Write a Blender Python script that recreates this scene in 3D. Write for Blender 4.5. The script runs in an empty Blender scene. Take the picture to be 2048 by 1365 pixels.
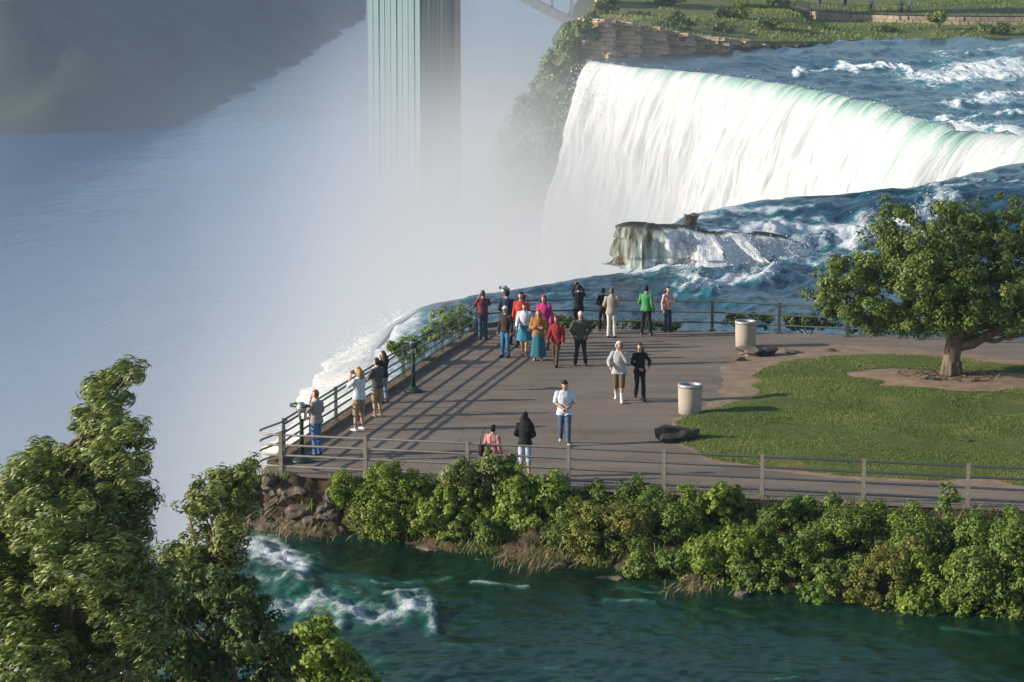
import bpy, bmesh, math, random
import numpy as np
from mathutils import Vector, Matrix

# ------------------------------------------------------------------ camera, sky, sun, exposure
F, CX, CY, HC = 5500.0, 1024.0, 682.5, 14.7
PITCH = math.atan(872.5 / F)
SUN_EL, SUN_AZ = math.radians(19.0), math.radians(-97.0)     # azimuth from +Y towards +X: the sun stands to the left
sc = bpy.context.scene
col = sc.collection
cam_d = bpy.data.cameras.new('camera'); cam = bpy.data.objects.new('camera', cam_d); col.objects.link(cam)
cam_d.sensor_width = 36.0; cam_d.lens = 36.0 * F / 2048.0; cam_d.clip_start = 1.0; cam_d.clip_end = 20000.0
cam.location = (0, 0, HC); cam.rotation_euler = (math.pi / 2 - PITCH, 0, 0)
sc.camera = cam
w = bpy.data.worlds.new('World'); sc.world = w; w.use_nodes = True
wn = w.node_tree.nodes; wl = w.node_tree.links
sky = wn.new('ShaderNodeTexSky'); sky.sky_type = 'NISHITA'; sky.sun_disc = False
sky.sun_elevation = SUN_EL; sky.sun_rotation = SUN_AZ; sky.air_density = 1.0; sky.dust_density = 0.6; sky.ozone_density = 1.5
bg = wn['Background']; bg.inputs['Strength'].default_value = 0.125
wl.new(sky.outputs['Color'], bg.inputs['Color'])
sd = bpy.data.lights.new('sun', 'SUN'); sd.energy = 5.0; sd.angle = math.radians(0.55); sd.color = (1.0, 0.90, 0.78)
sun = bpy.data.objects.new('sun', sd); col.objects.link(sun)
sdir = Vector((math.sin(SUN_AZ) * math.cos(SUN_EL), math.cos(SUN_AZ) * math.cos(SUN_EL), math.sin(SUN_EL)))
sun.rotation_euler = (-sdir).to_track_quat('-Z', 'Y').to_euler()
sc.view_settings.view_transform = 'Standard'; sc.view_settings.look = 'None'
sc.view_settings.exposure = 0.42; sc.view_settings.gamma = 1.0
sc.render.engine = 'CYCLES'
sc.cycles.use_denoising = True
sc.cycles.max_bounces = 6; sc.cycles.volume_bounces = 2; sc.cycles.diffuse_bounces = 3
sc.cycles.caustics_reflective = False; sc.cycles.caustics_refractive = False
sc.cycles.volume_max_steps = 256

# ------------------------------------------------------------------ helpers
RNG = np.random.default_rng(11); random.seed(5)
def _dir(px, py):
    a, b = (px - CX) / F, (CY - py) / F
    return np.array([a, math.cos(PITCH) + b * math.sin(PITCH), -math.sin(PITCH) + b * math.cos(PITCH)])
def at(px, py, z=0.0):
    d = _dir(px, py); t = (z - HC) / d[2]; return np.array([0, 0, HC]) + d * t
def atd(px, py, Y):
    d = _dir(px, py); return np.array([0, 0, HC]) + d * (Y / d[1])
def ppm(Y): return F / Y

def _hash(ix, iy, iz, seed):
    with np.errstate(over='ignore'):
        h = (ix.astype(np.int64) * 374761393 + iy.astype(np.int64) * 668265263 + iz.astype(np.int64) * 1440662683 + seed * 974634577).astype(np.uint32)
        h = (h ^ (h >> np.uint32(13))) * np.uint32(1274126177)
        h = (h ^ (h >> np.uint32(15))) * np.uint32(2246822519)
        h = h ^ (h >> np.uint32(16))
    return h.astype(np.float64) / 4294967295.0
def vn(x, y, z=0.0, seed=0):
    x = np.asarray(x, float); y = np.asarray(y, float) + 0 * x; z = np.asarray(z, float) + 0 * x
    ix, iy, iz = np.floor(x), np.floor(y), np.floor(z)
    fx, fy, fz = x - ix, y - iy, z - iz
    fx, fy, fz = [f * f * f * (f * (f * 6 - 15) + 10) for f in (fx, fy, fz)]
    r = 0
    for a in (0, 1):
        for b in (0, 1):
            for c in (0, 1):
                wgt = (fx if a else 1 - fx) * (fy if b else 1 - fy) * (fz if c else 1 - fz)
                r = r + wgt * _hash(ix + a, iy + b, iz + c, seed)
    return r * 2 - 1
def fbm(x, y, z=0.0, o=4, seed=0, gain=0.5):
    s = 0; a = 1.0
    for i in range(o):
        k = 2.03 ** i
        s = s + a * vn(np.asarray(x) * k, np.asarray(y) * k, np.asarray(z) * k, seed + i * 17); a *= gain
    return s
def sstep(a, b, x):
    t = np.clip((np.asarray(x, float) - a) / (b - a), 0, 1); return t * t * (3 - 2 * t)

def link(name, me, mat=None, parent=None, smooth=True):
    o = bpy.data.objects.new(name, me); col.objects.link(o)
    if mat is not None and not me.materials: me.materials.append(mat)
    if parent is not None: o.parent = parent
    if smooth: me.polygons.foreach_set('use_smooth', np.ones(len(me.polygons), bool))
    return o
def mesh_np(name, V, Q):
    """V (n,3), Q (m,k) with one face size"""
    V = np.asarray(V, np.float32); Q = np.asarray(Q, np.int32); k = Q.shape[1]
    me = bpy.data.meshes.new(name)
    me.vertices.add(len(V)); me.vertices.foreach_set('co', V.ravel())
    me.loops.add(Q.size); me.loops.foreach_set('vertex_index', Q.ravel())
    me.polygons.add(len(Q)); me.polygons.foreach_set('loop_start', np.arange(0, Q.size, k, dtype=np.int32))
    me.update(calc_edges=True); me.validate()
    return me
def attr(me, name, vals):
    a = me.attributes.new(name, 'FLOAT', 'POINT'); a.data.foreach_set('value', np.asarray(vals, np.float32).ravel())
def grid_faces(nr, nc):
    i = np.arange(nr - 1)[:, None] * nc + np.arange(nc - 1)[None, :]
    return np.stack([i, i + 1, i + nc + 1, i + nc], -1).reshape(-1, 4)
def empty(name, loc, rz=0.0):
    o = bpy.data.objects.new(name, None); col.objects.link(o); o.location = loc; o.rotation_euler = (0, 0, rz)
    o.empty_display_size = 0.2; return o
def tag(o, label=None, cat=None, group=None, kind=None):
    if label: o['label'] = label
    if cat: o['category'] = cat
    if group: o['group'] = group
    if kind: o['kind'] = kind
    return o
def struct(o, label=None): o['kind'] = 'structure'; 
class MB:
    def __init__(s): s.V = []; s.F = []; s.n = 0
    def add(s, V, Fc):
        V = np.asarray(V, float); s.V.append(V); s.F += [tuple(int(i) + s.n for i in f) for f in Fc]; s.n += len(V); return s
    def tube(s, P, r, n=8, caps=True):
        P = np.asarray(P, float); m = len(P); r = np.broadcast_to(np.asarray(r, float), (m,))
        T = np.gradient(P, axis=0); T /= np.linalg.norm(T, axis=1)[:, None] + 1e-12
        up = np.array([0, 0, 1.0]) if abs(T[0, 2]) < .9 else np.array([1.0, 0, 0])
        V = []
        for i in range(m):
            a = np.cross(T[i], up); a /= np.linalg.norm(a) + 1e-12; b = np.cross(a, T[i]); up = b
            th = np.arange(n) * 2 * math.pi / n
            V.append(P[i] + r[i] * (np.cos(th)[:, None] * a + np.sin(th)[:, None] * b))
        V = np.concatenate(V); Fc = []
        for i in range(m - 1):
            for j in range(n):
                k = (j + 1) % n; Fc.append((i * n + j, i * n + k, (i + 1) * n + k, (i + 1) * n + j))
        if caps: Fc.append(tuple(range(n))[::-1]); Fc.append(tuple(range((m - 1) * n, m * n)))
        return s.add(V, Fc)
    def box(s, c, size, rz=0.0, R=None, taper=1.0):
        x, y, z = [q / 2 for q in size]
        V = np.array([[-x, -y, -z], [x, -y, -z], [x, y, -z], [-x, y, -z], [-x * taper, -y * taper, z], [x * taper, -y * taper, z], [x * taper, y * taper, z], [-x * taper, y * taper, z]])
        if R is None:
            cz, sz = math.cos(rz), math.sin(rz); R = np.array([[cz, -sz, 0], [sz, cz, 0], [0, 0, 1]])
        V = V @ np.asarray(R).T + np.asarray(c, float)
        return s.add(V, [(3, 2, 1, 0), (4, 5, 6, 7), (0, 1, 5, 4), (1, 2, 6, 5), (2, 3, 7, 6), (3, 0, 4, 7)])
    def lathe(s, prof, n=20, c=(0, 0, 0)):
        th = np.arange(n) * 2 * math.pi / n; V = []; Fc = []
        for r, z in prof: V.append(np.stack([r * np.cos(th), r * np.sin(th), 0 * th + z], 1) + np.asarray(c, float))
        m = len(prof)
        for i in range(m - 1):
            for j in range(n):
                k = (j + 1) % n; Fc.append((i * n + j, i * n + k, (i + 1) * n + k, (i + 1) * n + j))
        Fc.append(tuple(range(n))[::-1]); Fc.append(tuple(range((m - 1) * n, m * n)))
        return s.add(np.concatenate(V), Fc)
    def loft(s, rings, n=14, c=(0, 0, 0), caps=True):
        """rings: (cx, cy, z, rx, ry)"""
        th = np.arange(n) * 2 * math.pi / n; V = []; Fc = []
        for cx, cy, z, rx, ry in rings: V.append(np.stack([cx + rx * np.cos(th), cy + ry * np.sin(th), 0 * th + z], 1) + np.asarray(c, float))
        m = len(rings)
        for i in range(m - 1):
            for j in range(n):
                k = (j + 1) % n; Fc.append((i * n + j, i * n + k, (i + 1) * n + k, (i + 1) * n + j))
        if caps: Fc.append(tuple(range(n))[::-1]); Fc.append(tuple(range((m - 1) * n, m * n)))
        return s.add(np.concatenate(V), Fc)
    def ell(s, c, rad, nu=12, nv=8, R=None):
        V = [[0, 0, -1]]
        for i in range(1, nv):
            p = -math.pi / 2 + math.pi * i / nv
            for j in range(nu):
                t = 2 * math.pi * j / nu; V.append([math.cos(p) * math.cos(t), math.cos(p) * math.sin(t), math.sin(p)])
        V.append([0, 0, 1]); V = np.array(V) * np.asarray(rad, float)
        if R is not None: V = V @ np.asarray(R).T
        V = V + np.asarray(c, float); Fc = []; last = len(V) - 1
        for j in range(nu): Fc.append((0, 1 + (j + 1) % nu, 1 + j))
        for i in range(nv - 2):
            for j in range(nu):
                a = 1 + i * nu + j; b = 1 + i * nu + (j + 1) % nu; Fc.append((a, b, b + nu, a + nu))
        for j in range(nu): Fc.append((last, 1 + (nv - 2) * nu + j, 1 + (nv - 2) * nu + (j + 1) % nu))
        return s.add(V, Fc)
    def mesh(s, name, org=(0, 0, 0)):
        me = bpy.data.meshes.new(name); V = np.concatenate(s.V) - np.asarray(org, float)
        me.from_pydata(V.tolist(), [], s.F); me.update(); return me
    def build(s, name, mat, parent=None, smooth=True, world=True):
        """world=True: vertices are world coordinates, made local to an unrotated parent"""
        org = tuple(parent_org(parent)) if (parent is not None and world) else (0, 0, 0)
        return link(name, s.mesh(name, org), mat, parent, smooth)
def parent_org(p):
    v = Vector((0, 0, 0))
    while p is not None: v = v + p.location; p = p.parent
    return v

# ------------------------------------------------------------------ materials
def newmat(name):
    m = bpy.data.materials.new(name); m.use_nodes = True; nt = m.node_tree
    return m, nt, nt.nodes, nt.links, nt.nodes['Principled BSDF']
def node(nt, t, **kw):
    n = nt.nodes.new(t)
    for k, v in kw.items():
        if k in n.inputs.keys(): n.inputs[k].default_value = v
        else: setattr(n, k, v)
    return n
def ramp(nt, fac, stops):
    r = nt.nodes.new('ShaderNodeValToRGB'); el = r.color_ramp.elements
    while len(el) < len(stops): el.new(0.5)
    for e, (p, c) in zip(el, stops): e.position = p; e.color = (*c, 1) if len(c) == 3 else c
    nt.links.new(fac, r.inputs['Fac']); return r.outputs['Color']
def tex(nt, scale, detail=4, rough=0.55, stretch=None, coord='Object', kind='ShaderNodeTexNoise'):
    tc = nt.nodes.new('ShaderNodeTexCoord'); src = tc.outputs[coord]
    if coord == 'World': src = nt.nodes.new('ShaderNodeNewGeometry').outputs['Position']
    if stretch:
        mp = nt.nodes.new('ShaderNodeMapping'); mp.inputs['Scale'].default_value = stretch; nt.links.new(src, mp.inputs['Vector']); src = mp.outputs['Vector']
    n = nt.nodes.new(kind); n.inputs['Scale'].default_value = scale
    if 'Detail' in n.inputs.keys(): n.inputs['Detail'].default_value = detail
    if 'Roughness' in n.inputs.keys(): n.inputs['Roughness'].default_value = rough
    nt.links.new(src, n.inputs['Vector']); return n
def bump(nt, h, strength, dist, bsdf, prev=None):
    b = nt.nodes.new('ShaderNodeBump'); b.inputs['Strength'].default_value = strength; b.inputs['Distance'].default_value = dist
    nt.links.new(h, b.inputs['Height'])
    if prev: nt.links.new(prev, b.inputs['Normal'])
    nt.links.new(b.outputs['Normal'], bsdf.inputs['Normal']); return b.outputs['Normal']
def simple(name, c1, c2=None, scale=6.0, rough=0.7, metal=0.0, bmp=0.3, bdist=0.01, stretch=None, detail=5, spec=0.4):
    m, nt, N, L, b = newmat(name)
    c2 = c2 or tuple(x * 0.75 for x in c1)
    n = tex(nt, scale, detail, 0.6, stretch)
    L.new(ramp(nt, n.outputs['Fac'], [(0.3, c2), (0.7, c1)]), b.inputs['Base Color'])
    b.inputs['Roughness'].default_value = rough; b.inputs['Metallic'].default_value = metal
    b.inputs['Specular IOR Level'].default_value = spec
    if bmp: bump(nt, n.outputs['Fac'], bmp, bdist, b)
    return m
def foliage(name, stops, trans=0.3, rough=0.55, spec=0.35):
    m, nt, N, L, b = newmat(name)
    a = node(nt, 'ShaderNodeAttribute', attribute_name='tint')
    c = ramp(nt, a.outputs['Fac'], stops)
    L.new(c, b.inputs['Base Color']); b.inputs['Roughness'].default_value = rough; b.inputs['Specular IOR Level'].default_value = spec
    t = nt.nodes.new('ShaderNodeBsdfTranslucent'); L.new(c, t.inputs['Color'])
    mx = nt.nodes.new('ShaderNodeMixShader'); mx.inputs['Fac'].default_value = trans
    L.new(b.outputs[0], mx.inputs[1]); L.new(t.outputs[0], mx.inputs[2]); L.new(mx.outputs[0], N['Material Output'].inputs['Surface'])
    return m
M = {}
def cloth(rgb, name=None, bmp=0.5, c2=None):
    key = 'cloth_%02d%02d%02d%s' % (*[int(x * 99) for x in rgb], 'p' if c2 else '')
    if key not in M: M[key] = simple(key, rgb, c2 or tuple(x * .72 for x in rgb), 14.0, 0.85, 0, bmp, 0.012, spec=0.2, detail=3)
    return M[key]

def asphalt_mat():
    m, nt, N, L, b = newmat('asphalt')
    n1 = tex(nt, 0.35, 5, 0.6); n2 = tex(nt, 9.0, 4, 0.7); n3 = tex(nt, 60.0, 2, 0.6); st = tex(nt, 0.9, 3, .6, (0.25, 1.2, 1))
    c1 = ramp(nt, n1.outputs['Fac'], [(0.25, (0.165, 0.128, 0.098)), (0.5, (0.20, 0.158, 0.122)), (0.75, (0.235, 0.188, 0.146))])
    c2 = ramp(nt, n2.outputs['Fac'], [(0.3, (0.82, .82, .82)), (0.7, (1.1, 1.08, 1.05))])
    mx = node(nt, 'ShaderNodeMixRGB', blend_type='MULTIPLY', Fac=1.0); L.new(c1, mx.inputs[1]); L.new(c2, mx.inputs[2])
    c3 = ramp(nt, st.outputs['Fac'], [(0.35, (1.12, 1.11, 1.1)), (0.5, (1, 1, 1)), (0.66, (0.78, .77, .76))])
    mx2 = node(nt, 'ShaderNodeMixRGB', blend_type='MULTIPLY', Fac=1.0); L.new(mx.outputs[0], mx2.inputs[1]); L.new(c3, mx2.inputs[2])
    vo = tex(nt, 0.23, kind='ShaderNodeTexVoronoi'); vo.feature = 'DISTANCE_TO_EDGE'
    wob = tex(nt, 0.8, 4, .6); tc = nt.nodes.new('ShaderNodeTexCoord')
    ad = node(nt, 'ShaderNodeMixRGB', blend_type='ADD', Fac=0.9); L.new(tc.outputs['Object'], ad.inputs[1]); L.new(wob.outputs['Color'], ad.inputs[2]); L.new(ad.outputs[0], vo.inputs['Vector'])
    ck = ramp(nt, vo.outputs['Distance'], [(0.0, (0.6, .6, .6)), (0.005, (1, 1, 1))])
    mx3 = node(nt, 'ShaderNodeMixRGB', blend_type='MULTIPLY', Fac=1.0); L.new(mx2.outputs[0], mx3.inputs[1]); L.new(ck, mx3.inputs[2])
    L.new(mx3.outputs[0], b.inputs['Base Color']); b.inputs['Roughness'].default_value = 0.85; b.inputs['Specular IOR Level'].default_value = 0.25
    bump(nt, n3.outputs['Fac'], 0.4, 0.01, b); return m
def dirt_mat(name, a=(0.26, 0.18, 0.125), c=(0.17, 0.115, 0.08), sc_=1.6):
    m, nt, N, L, b = newmat(name)
    n1 = tex(nt, sc_, 7, 0.65); n2 = tex(nt, 25, 3, 0.6)
    L.new(ramp(nt, n1.outputs['Fac'], [(0.3, c), (0.55, a), (0.75, tuple(x * 1.25 for x in a))]), b.inputs['Base Color'])
    b.inputs['Roughness'].default_value = 0.95; b.inputs['Specular IOR Level'].default_value = 0.1
    bump(nt, n2.outputs['Fac'], 0.8, 0.03, b); return m
def lawn_mat(name='turf', g1=(0.062, 0.090, 0.017), g2=(0.11, 0.135, 0.03), br=(0.19, 0.145, 0.065)):
    m, nt, N, L, b = newmat(name)
    n1 = tex(nt, 0.6, 5, 0.65); n2 = tex(nt, 5, 5, 0.7)
    c1 = ramp(nt, n2.outputs['Fac'], [(0.3, g1), (0.65, g2)])
    f = ramp(nt, n1.outputs['Fac'], [(0.56, (0, 0, 0)), (0.7, (1, 1, 1))])
    mx = node(nt, 'ShaderNodeMixRGB'); L.new(f, mx.inputs[0]); L.new(c1, mx.inputs[1]); mx.inputs[2].default_value = (*br, 1)
    L.new(mx.outputs[0], b.inputs['Base Color']); b.inputs['Roughness'].default_value = 0.9; b.inputs['Specular IOR Level'].default_value = 0.15
    bump(nt, n2.outputs['Fac'], 1.0, 0.05, b); return m
def rock_mat(name, a, c, sc_=1.2, strat=None):
    m, nt, N, L, b = newmat(name)
    n1 = tex(nt, sc_, 8, 0.7, strat); n2 = tex(nt, sc_ * 7, 4, 0.65)
    L.new(ramp(nt, n1.outputs['Fac'], [(0.28, tuple(x * .5 for x in c)), (0.42, c), (0.6, a), (0.8, tuple(min(1, x * 1.25) for x in a))]), b.inputs['Base Color'])
    b.inputs['Roughness'].default_value = 0.9; b.inputs['Specular IOR Level'].default_value = 0.25
    bump(nt, n2.outputs['Fac'], 0.9, 0.06, b); return m
def water_mat(name, deep, shallow, wscale, stretch, rough=0.12, bstr=0.6, bdist=0.12, lo=0.42, hi=0.62, foamscale=2.2, spec=0.3):
    """foam attribute broken up by noise over dark water"""
    m, nt, N, L, b = newmat(name)
    n1 = tex(nt, wscale, 5, 0.6, stretch); n2 = tex(nt, wscale * .22, 3, 0.5, stretch)
    a0 = node(nt, 'ShaderNodeAttribute', attribute_name='foam'); wmx = node(nt, 'ShaderNodeMixRGB'); am = node(nt, 'ShaderNodeMath', operation='MULTIPLY', use_clamp=True); L.new(a0.outputs['Fac'], am.inputs[0]); am.inputs[1].default_value = .8
    L.new(am.outputs[0], wmx.inputs[0]); L.new(ramp(nt, n2.outputs['Fac'], [(0.35, deep), (0.7, shallow)]), wmx.inputs[1]); wmx.inputs[2].default_value = (*[min(.3, x * 4.5) for x in shallow], 1)
    L.new(wmx.outputs[0], b.inputs['Base Color'])
    b.inputs['Roughness'].default_value = rough; b.inputs['IOR'].default_value = 1.33; b.inputs['Specular IOR Level'].default_value = spec
    bump(nt, n1.outputs['Fac'], bstr, bdist, b)
    at_ = node(nt, 'ShaderNodeAttribute', attribute_name='foam')
    fn = tex(nt, foamscale, 8, 0.72, stretch)
    ad = node(nt, 'ShaderNodeMath', operation='MULTIPLY_ADD'); L.new(fn.outputs['Fac'], ad.inputs[0]); ad.inputs[1].default_value = 2.1; ad.inputs[2].default_value = -1.05
    s2 = node(nt, 'ShaderNodeMath', operation='ADD'); L.new(ad.outputs[0], s2.inputs[0]); L.new(at_.outputs['Fac'], s2.inputs[1])
    mr = node(nt, 'ShaderNodeMapRange', interpolation_type='SMOOTHSTEP'); mr.inputs['From Min'].default_value = lo; mr.inputs['From Max'].default_value = hi; L.new(s2.outputs[0], mr.inputs['Value'])
    fb = nt.nodes.new('ShaderNodeBsdfPrincipled'); fb.inputs['Base Color'].default_value = (0.70, 0.73, 0.74, 1); fb.inputs['Roughness'].default_value = 0.9; fb.inputs['Specular IOR Level'].default_value = 0.1
    bump(nt, fn.outputs['Fac'], 1.0, 0.25, fb)
    mx = nt.nodes.new('ShaderNodeMixShader'); L.new(mr.outputs[0], mx.inputs[0]); L.new(b.outputs[0], mx.inputs[1]); L.new(fb.outputs[0], mx.inputs[2])
    L.new(mx.outputs[0], N['Material Output'].inputs['Surface']); return m
def falls_mat(name='falling_water', tr=.15, dark=((0.10, 0.22, 0.20), (0.30, 0.48, 0.42)), con=1.3, white=(0.65, 0.66, 0.655)):
    m, nt, N, L, b = newmat(name)
    at_ = node(nt, 'ShaderNodeAttribute', attribute_name='foam')
    uu = node(nt, 'ShaderNodeAttribute', attribute_name='along'); vv = node(nt, 'ShaderNodeAttribute', attribute_name='drop')
    cb = nt.nodes.new('ShaderNodeCombineXYZ'); L.new(uu.outputs['Fac'], cb.inputs[0])
    dv = node(nt, 'ShaderNodeMath', operation='MULTIPLY'); L.new(vv.outputs['Fac'], dv.inputs[0]); dv.inputs[1].default_value = 0.10; L.new(dv.outputs[0], cb.inputs[1])
    n = nt.nodes.new('ShaderNodeTexNoise'); n.inputs['Scale'].default_value = 0.9; n.inputs['Detail'].default_value = 7; n.inputs['Roughness'].default_value = 0.68; L.new(cb.outputs[0], n.inputs['Vector'])
    ad = node(nt, 'ShaderNodeMath', operation='MULTIPLY_ADD'); L.new(n.outputs['Fac'], ad.inputs[0]); ad.inputs[1].default_value = con; ad.inputs[2].default_value = -con / 2
    s2 = node(nt, 'ShaderNodeMath', operation='ADD', use_clamp=True); L.new(ad.outputs[0], s2.inputs[0]); L.new(at_.outputs['Fac'], s2.inputs[1])
    c = ramp(nt, s2.outputs[0], [(0.0, dark[0]), (0.3, dark[1]), (0.62, (0.50, 0.59, 0.555)), (0.95, white)])
    L.new(c, b.inputs['Base Color']); b.inputs['Roughness'].default_value = 0.75; b.inputs['Specular IOR Level'].default_value = 0.15
    bump(nt, n.outputs['Fac'], 1.0, 0.5, b)
    t = nt.nodes.new('ShaderNodeBsdfTranslucent'); L.new(c, t.inputs['Color'])
    mx = nt.nodes.new('ShaderNodeMixShader'); mx.inputs['Fac'].default_value = tr
    L.new(b.outputs[0], mx.inputs[1]); L.new(t.outputs[0], mx.inputs[2]); L.new(mx.outputs[0], N['Material Output'].inputs['Surface'])
    return m
M['asphalt'] = asphalt_mat(); M['dirt'] = dirt_mat('worn_dirt', (0.30, 0.215, 0.15), (0.20, 0.14, 0.095)); M['soil'] = dirt_mat('bank_soil', (0.085, 0.06, 0.036), (0.04, 0.029, 0.018), 2.2)
M['lawn'] = lawn_mat()
M['meadow'] = lawn_mat('meadow', (0.07, 0.10, 0.025), (0.15, 0.17, 0.05), (0.27, 0.21, 0.11))
M['rock'] = rock_mat('bank_rock', (0.24, 0.185, 0.14), (0.12, 0.09, 0.07))
M['greyrock'] = rock_mat('grey_rock', (0.25, 0.21, 0.17), (0.14, 0.115, 0.09))
M['darkrock'] = rock_mat('dark_rock', (0.10, 0.085, 0.065), (0.05, 0.042, 0.033))
M['cliff'] = rock_mat('tan_cliff', (0.56, 0.42, 0.265), (0.33, 0.235, 0.14), 0.9, (0.5, 0.5, 2.6))
M['wetcliff'] = rock_mat('wet_cliff', (0.16, 0.13, 0.10), (0.08, 0.065, 0.05), 0.3, (0.5, 0.5, 2.0))
M['bark'] = simple('bark', (0.20, 0.155, 0.11), (0.085, 0.065, 0.048), 9, 0.95, 0, 0.9, 0.04, (1, 1, .25))
M['twig'] = simple('twig', (0.12, 0.085, 0.06), None, 9, 0.9)
M['rapids'] = water_mat('rapids_water', (0.004, 0.034, 0.066), (0.010, 0.060, 0.088), 1.1, (1.0, 0.5, 1), 0.22, 0.7, 0.14, 0.34, 0.95, 1.5, 0.2)
M['channel'] = water_mat('channel_water', (0.004, 0.022, 0.011), (0.006, 0.038, 0.025), 1.3, (1.0, 0.6, 1), 0.2, 0.3, 0.05, 0.38, 1.25, 2.2, 0.12)
M['river'] = water_mat('lower_river_water', (0.005, 0.05, 0.15), (0.02, 0.09, 0.22), 0.09, (1, 0.35, 1), 0.18, 0.6, 1.2, 0.9, 1.4, 0.05, 0.06)
M['falls'] = falls_mat(); M['thinfalls'] = falls_mat('thin_falling_water', .2, ((0.02, 0.035, 0.032), (0.13, 0.115, 0.07)), 2.0, (.90, .91, .90))
M['leaf_tree'] = foliage('oak_leaf', [(0.0, (0.0535, 0.0891, 0.0178)), (0.6, (0.1336, 0.1872, 0.0321)), (1.0, (0.2495, 0.2942, 0.0624))])
M['leaf_willow'] = foliage('willow_leaf', [(0.0, (0.0905, 0.1303, 0.0264)), (0.6, (0.2259, 0.2752, 0.0617)), (0.88, (0.3917, 0.4345, 0.1321)), (1.0, (0.5000, 0.5000, 0.3523))], 0.28, 0.45, .5)
M['leaf_bright'] = foliage('bright_leaf', [(0.0, (0.0981, 0.1516, 0.0178)), (0.6, (0.2139, 0.2942, 0.0356)), (1.0, (0.3743, 0.4456, 0.0713))], 0.35)
M['leaf_shrub'] = foliage('shrub_leaf', [(0.0, (0.0713, 0.1248, 0.0178)), (0.6, (0.1694, 0.2495, 0.0392)), (1.0, (0.3209, 0.3832, 0.0802))], 0.3)
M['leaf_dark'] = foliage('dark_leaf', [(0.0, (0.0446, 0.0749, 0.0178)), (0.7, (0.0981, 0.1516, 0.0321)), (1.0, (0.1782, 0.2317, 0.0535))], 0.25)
M['leaf_olive'] = foliage('olive_leaf', [(0.0, (0.0975, 0.1235, 0.0260)), (0.6, (0.2145, 0.2470, 0.0585)), (1.0, (0.3900, 0.4030, 0.1300))], 0.3)
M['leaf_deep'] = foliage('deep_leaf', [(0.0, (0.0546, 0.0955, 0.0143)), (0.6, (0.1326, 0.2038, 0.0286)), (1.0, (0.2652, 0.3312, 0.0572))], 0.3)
M['leaf_rusty'] = foliage('rusty_leaf', [(0.0, (0.0910, 0.1170, 0.0195)), (0.6, (0.2210, 0.2340, 0.0390)), (0.85, (0.3380, 0.3120, 0.0650)), (1.0, (0.4420, 0.2340, 0.0780))], 0.3)
M['leaf_dry'] = foliage('dry_leaf', [(0.0, (0.1012, 0.0822, 0.0316)), (0.6, (0.1898, 0.1518, 0.0633)), (1.0, (0.2783, 0.2024, 0.0885))], 0.2)
M['leaf_far'] = foliage('far_leaf', [(0.0, (0.0624, 0.1069, 0.0250)), (0.6, (0.1248, 0.1872, 0.0428)), (1.0, (0.2139, 0.2674, 0.0713))], 0.2)
M['grassblade'] = foliage('grass_blade', [(0.0, (0.0625, 0.1000, 0.0150)), (0.6, (0.1187, 0.1688, 0.0250)), (0.92, (0.1750, 0.2063, 0.0500)), (1.0, (0.3000, 0.2375, 0.1000))], 0.3)
M['rail_grey'] = simple('galvanised_pipe', (0.36, 0.33, 0.29), (0.24, 0.21, 0.18), 12, 0.55, 0.35)
M['post_grey'] = simple('weathered_post', (0.26, 0.225, 0.185), (0.16, 0.135, 0.11), 12, 0.75)
M['rail_green'] = simple('painted_green_pipe', (0.11, 0.13, 0.105), (0.06, 0.075, 0.062), 12, 0.45, 0.1)
M['scope_green'] = simple('viewer_green_paint', (0.035, 0.065, 0.05), None, 20, 0.4, 0.2, 0.1)
M['scope_silver'] = simple('viewer_silver', (0.6, 0.6, 0.58), None, 20, 0.3, 0.8, 0.1)
M['concrete'] = simple('aggregate_concrete', (0.44, 0.39, 0.31), (0.30, 0.26, 0.205), 30, 0.9, 0, 0.6, 0.01)
M['can_rim'] = simple('can_rim_metal', (0.42, 0.41, 0.38), None, 20, 0.5, 0.4, 0.1)
M['can_dark'] = simple('can_inside', (0.02, 0.02, 0.02), None, 20, 0.9)
M['kerb'] = rock_mat('kerb_stone', (0.22, 0.16, 0.11), (0.14, 0.10, 0.07), 2.0)
M['stonewall'] = rock_mat('retaining_stone', (0.38, 0.31, 0.22), (0.26, 0.20, 0.14), 1.2)
M['steel'] = simple('bridge_steel', (0.55, 0.56, 0.55), (0.45, 0.46, 0.46), 0.6, 0.6, 0.1)
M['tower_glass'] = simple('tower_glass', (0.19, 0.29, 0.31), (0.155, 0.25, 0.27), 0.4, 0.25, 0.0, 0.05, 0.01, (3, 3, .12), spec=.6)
M['tower_shade'] = simple('tower_shade_panel', (0.15, 0.22, 0.23), (0.11, 0.17, 0.18), 0.4, 0.35, 0.0, 0.05, 0.01, (3, 3, .12))  # glass colour darkened for the tower's shaded face; the core shares it
M['tower_conc'] = simple('tower_concrete', (0.42, 0.36, 0.30), (0.33, 0.28, 0.23), 0.3, 0.85)
M['tower_fin'] = simple('tower_fin', (0.20, 0.30, 0.315), None, 0.5, 0.5, 0.2)
M['farbank'] = lawn_mat('wooded_bank', (0.025, 0.036, 0.018), (0.045, 0.06, 0.03), (0.07, 0.065, 0.05))
M['spray'] = simple('spray_drops', (0.80, 0.82, 0.82), (0.76, .78, .78), 3, 0.8, 0, 0); M['black'] = simple('black_plastic', (0.015, 0.015, 0.016), None, 20, 0.4, 0, 0.1)
M['skin'] = simple('skin', (0.50, 0.29, 0.20), (0.44, 0.25, 0.17), 10, 0.6, 0, 0.05)
M['lip'] = simple('lips', (0.30, 0.11, 0.09), None, 10, 0.6, 0, 0.05)
M['eye'] = simple('eyes', (0.03, 0.025, 0.02), None, 10, 0.3, 0, 0.05)

# ================================================================== THE SETTING
ZU, ZL, ZC = -1.0, -3.0, -1.3          # upper rapids, ledge below the step, near channel
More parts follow.
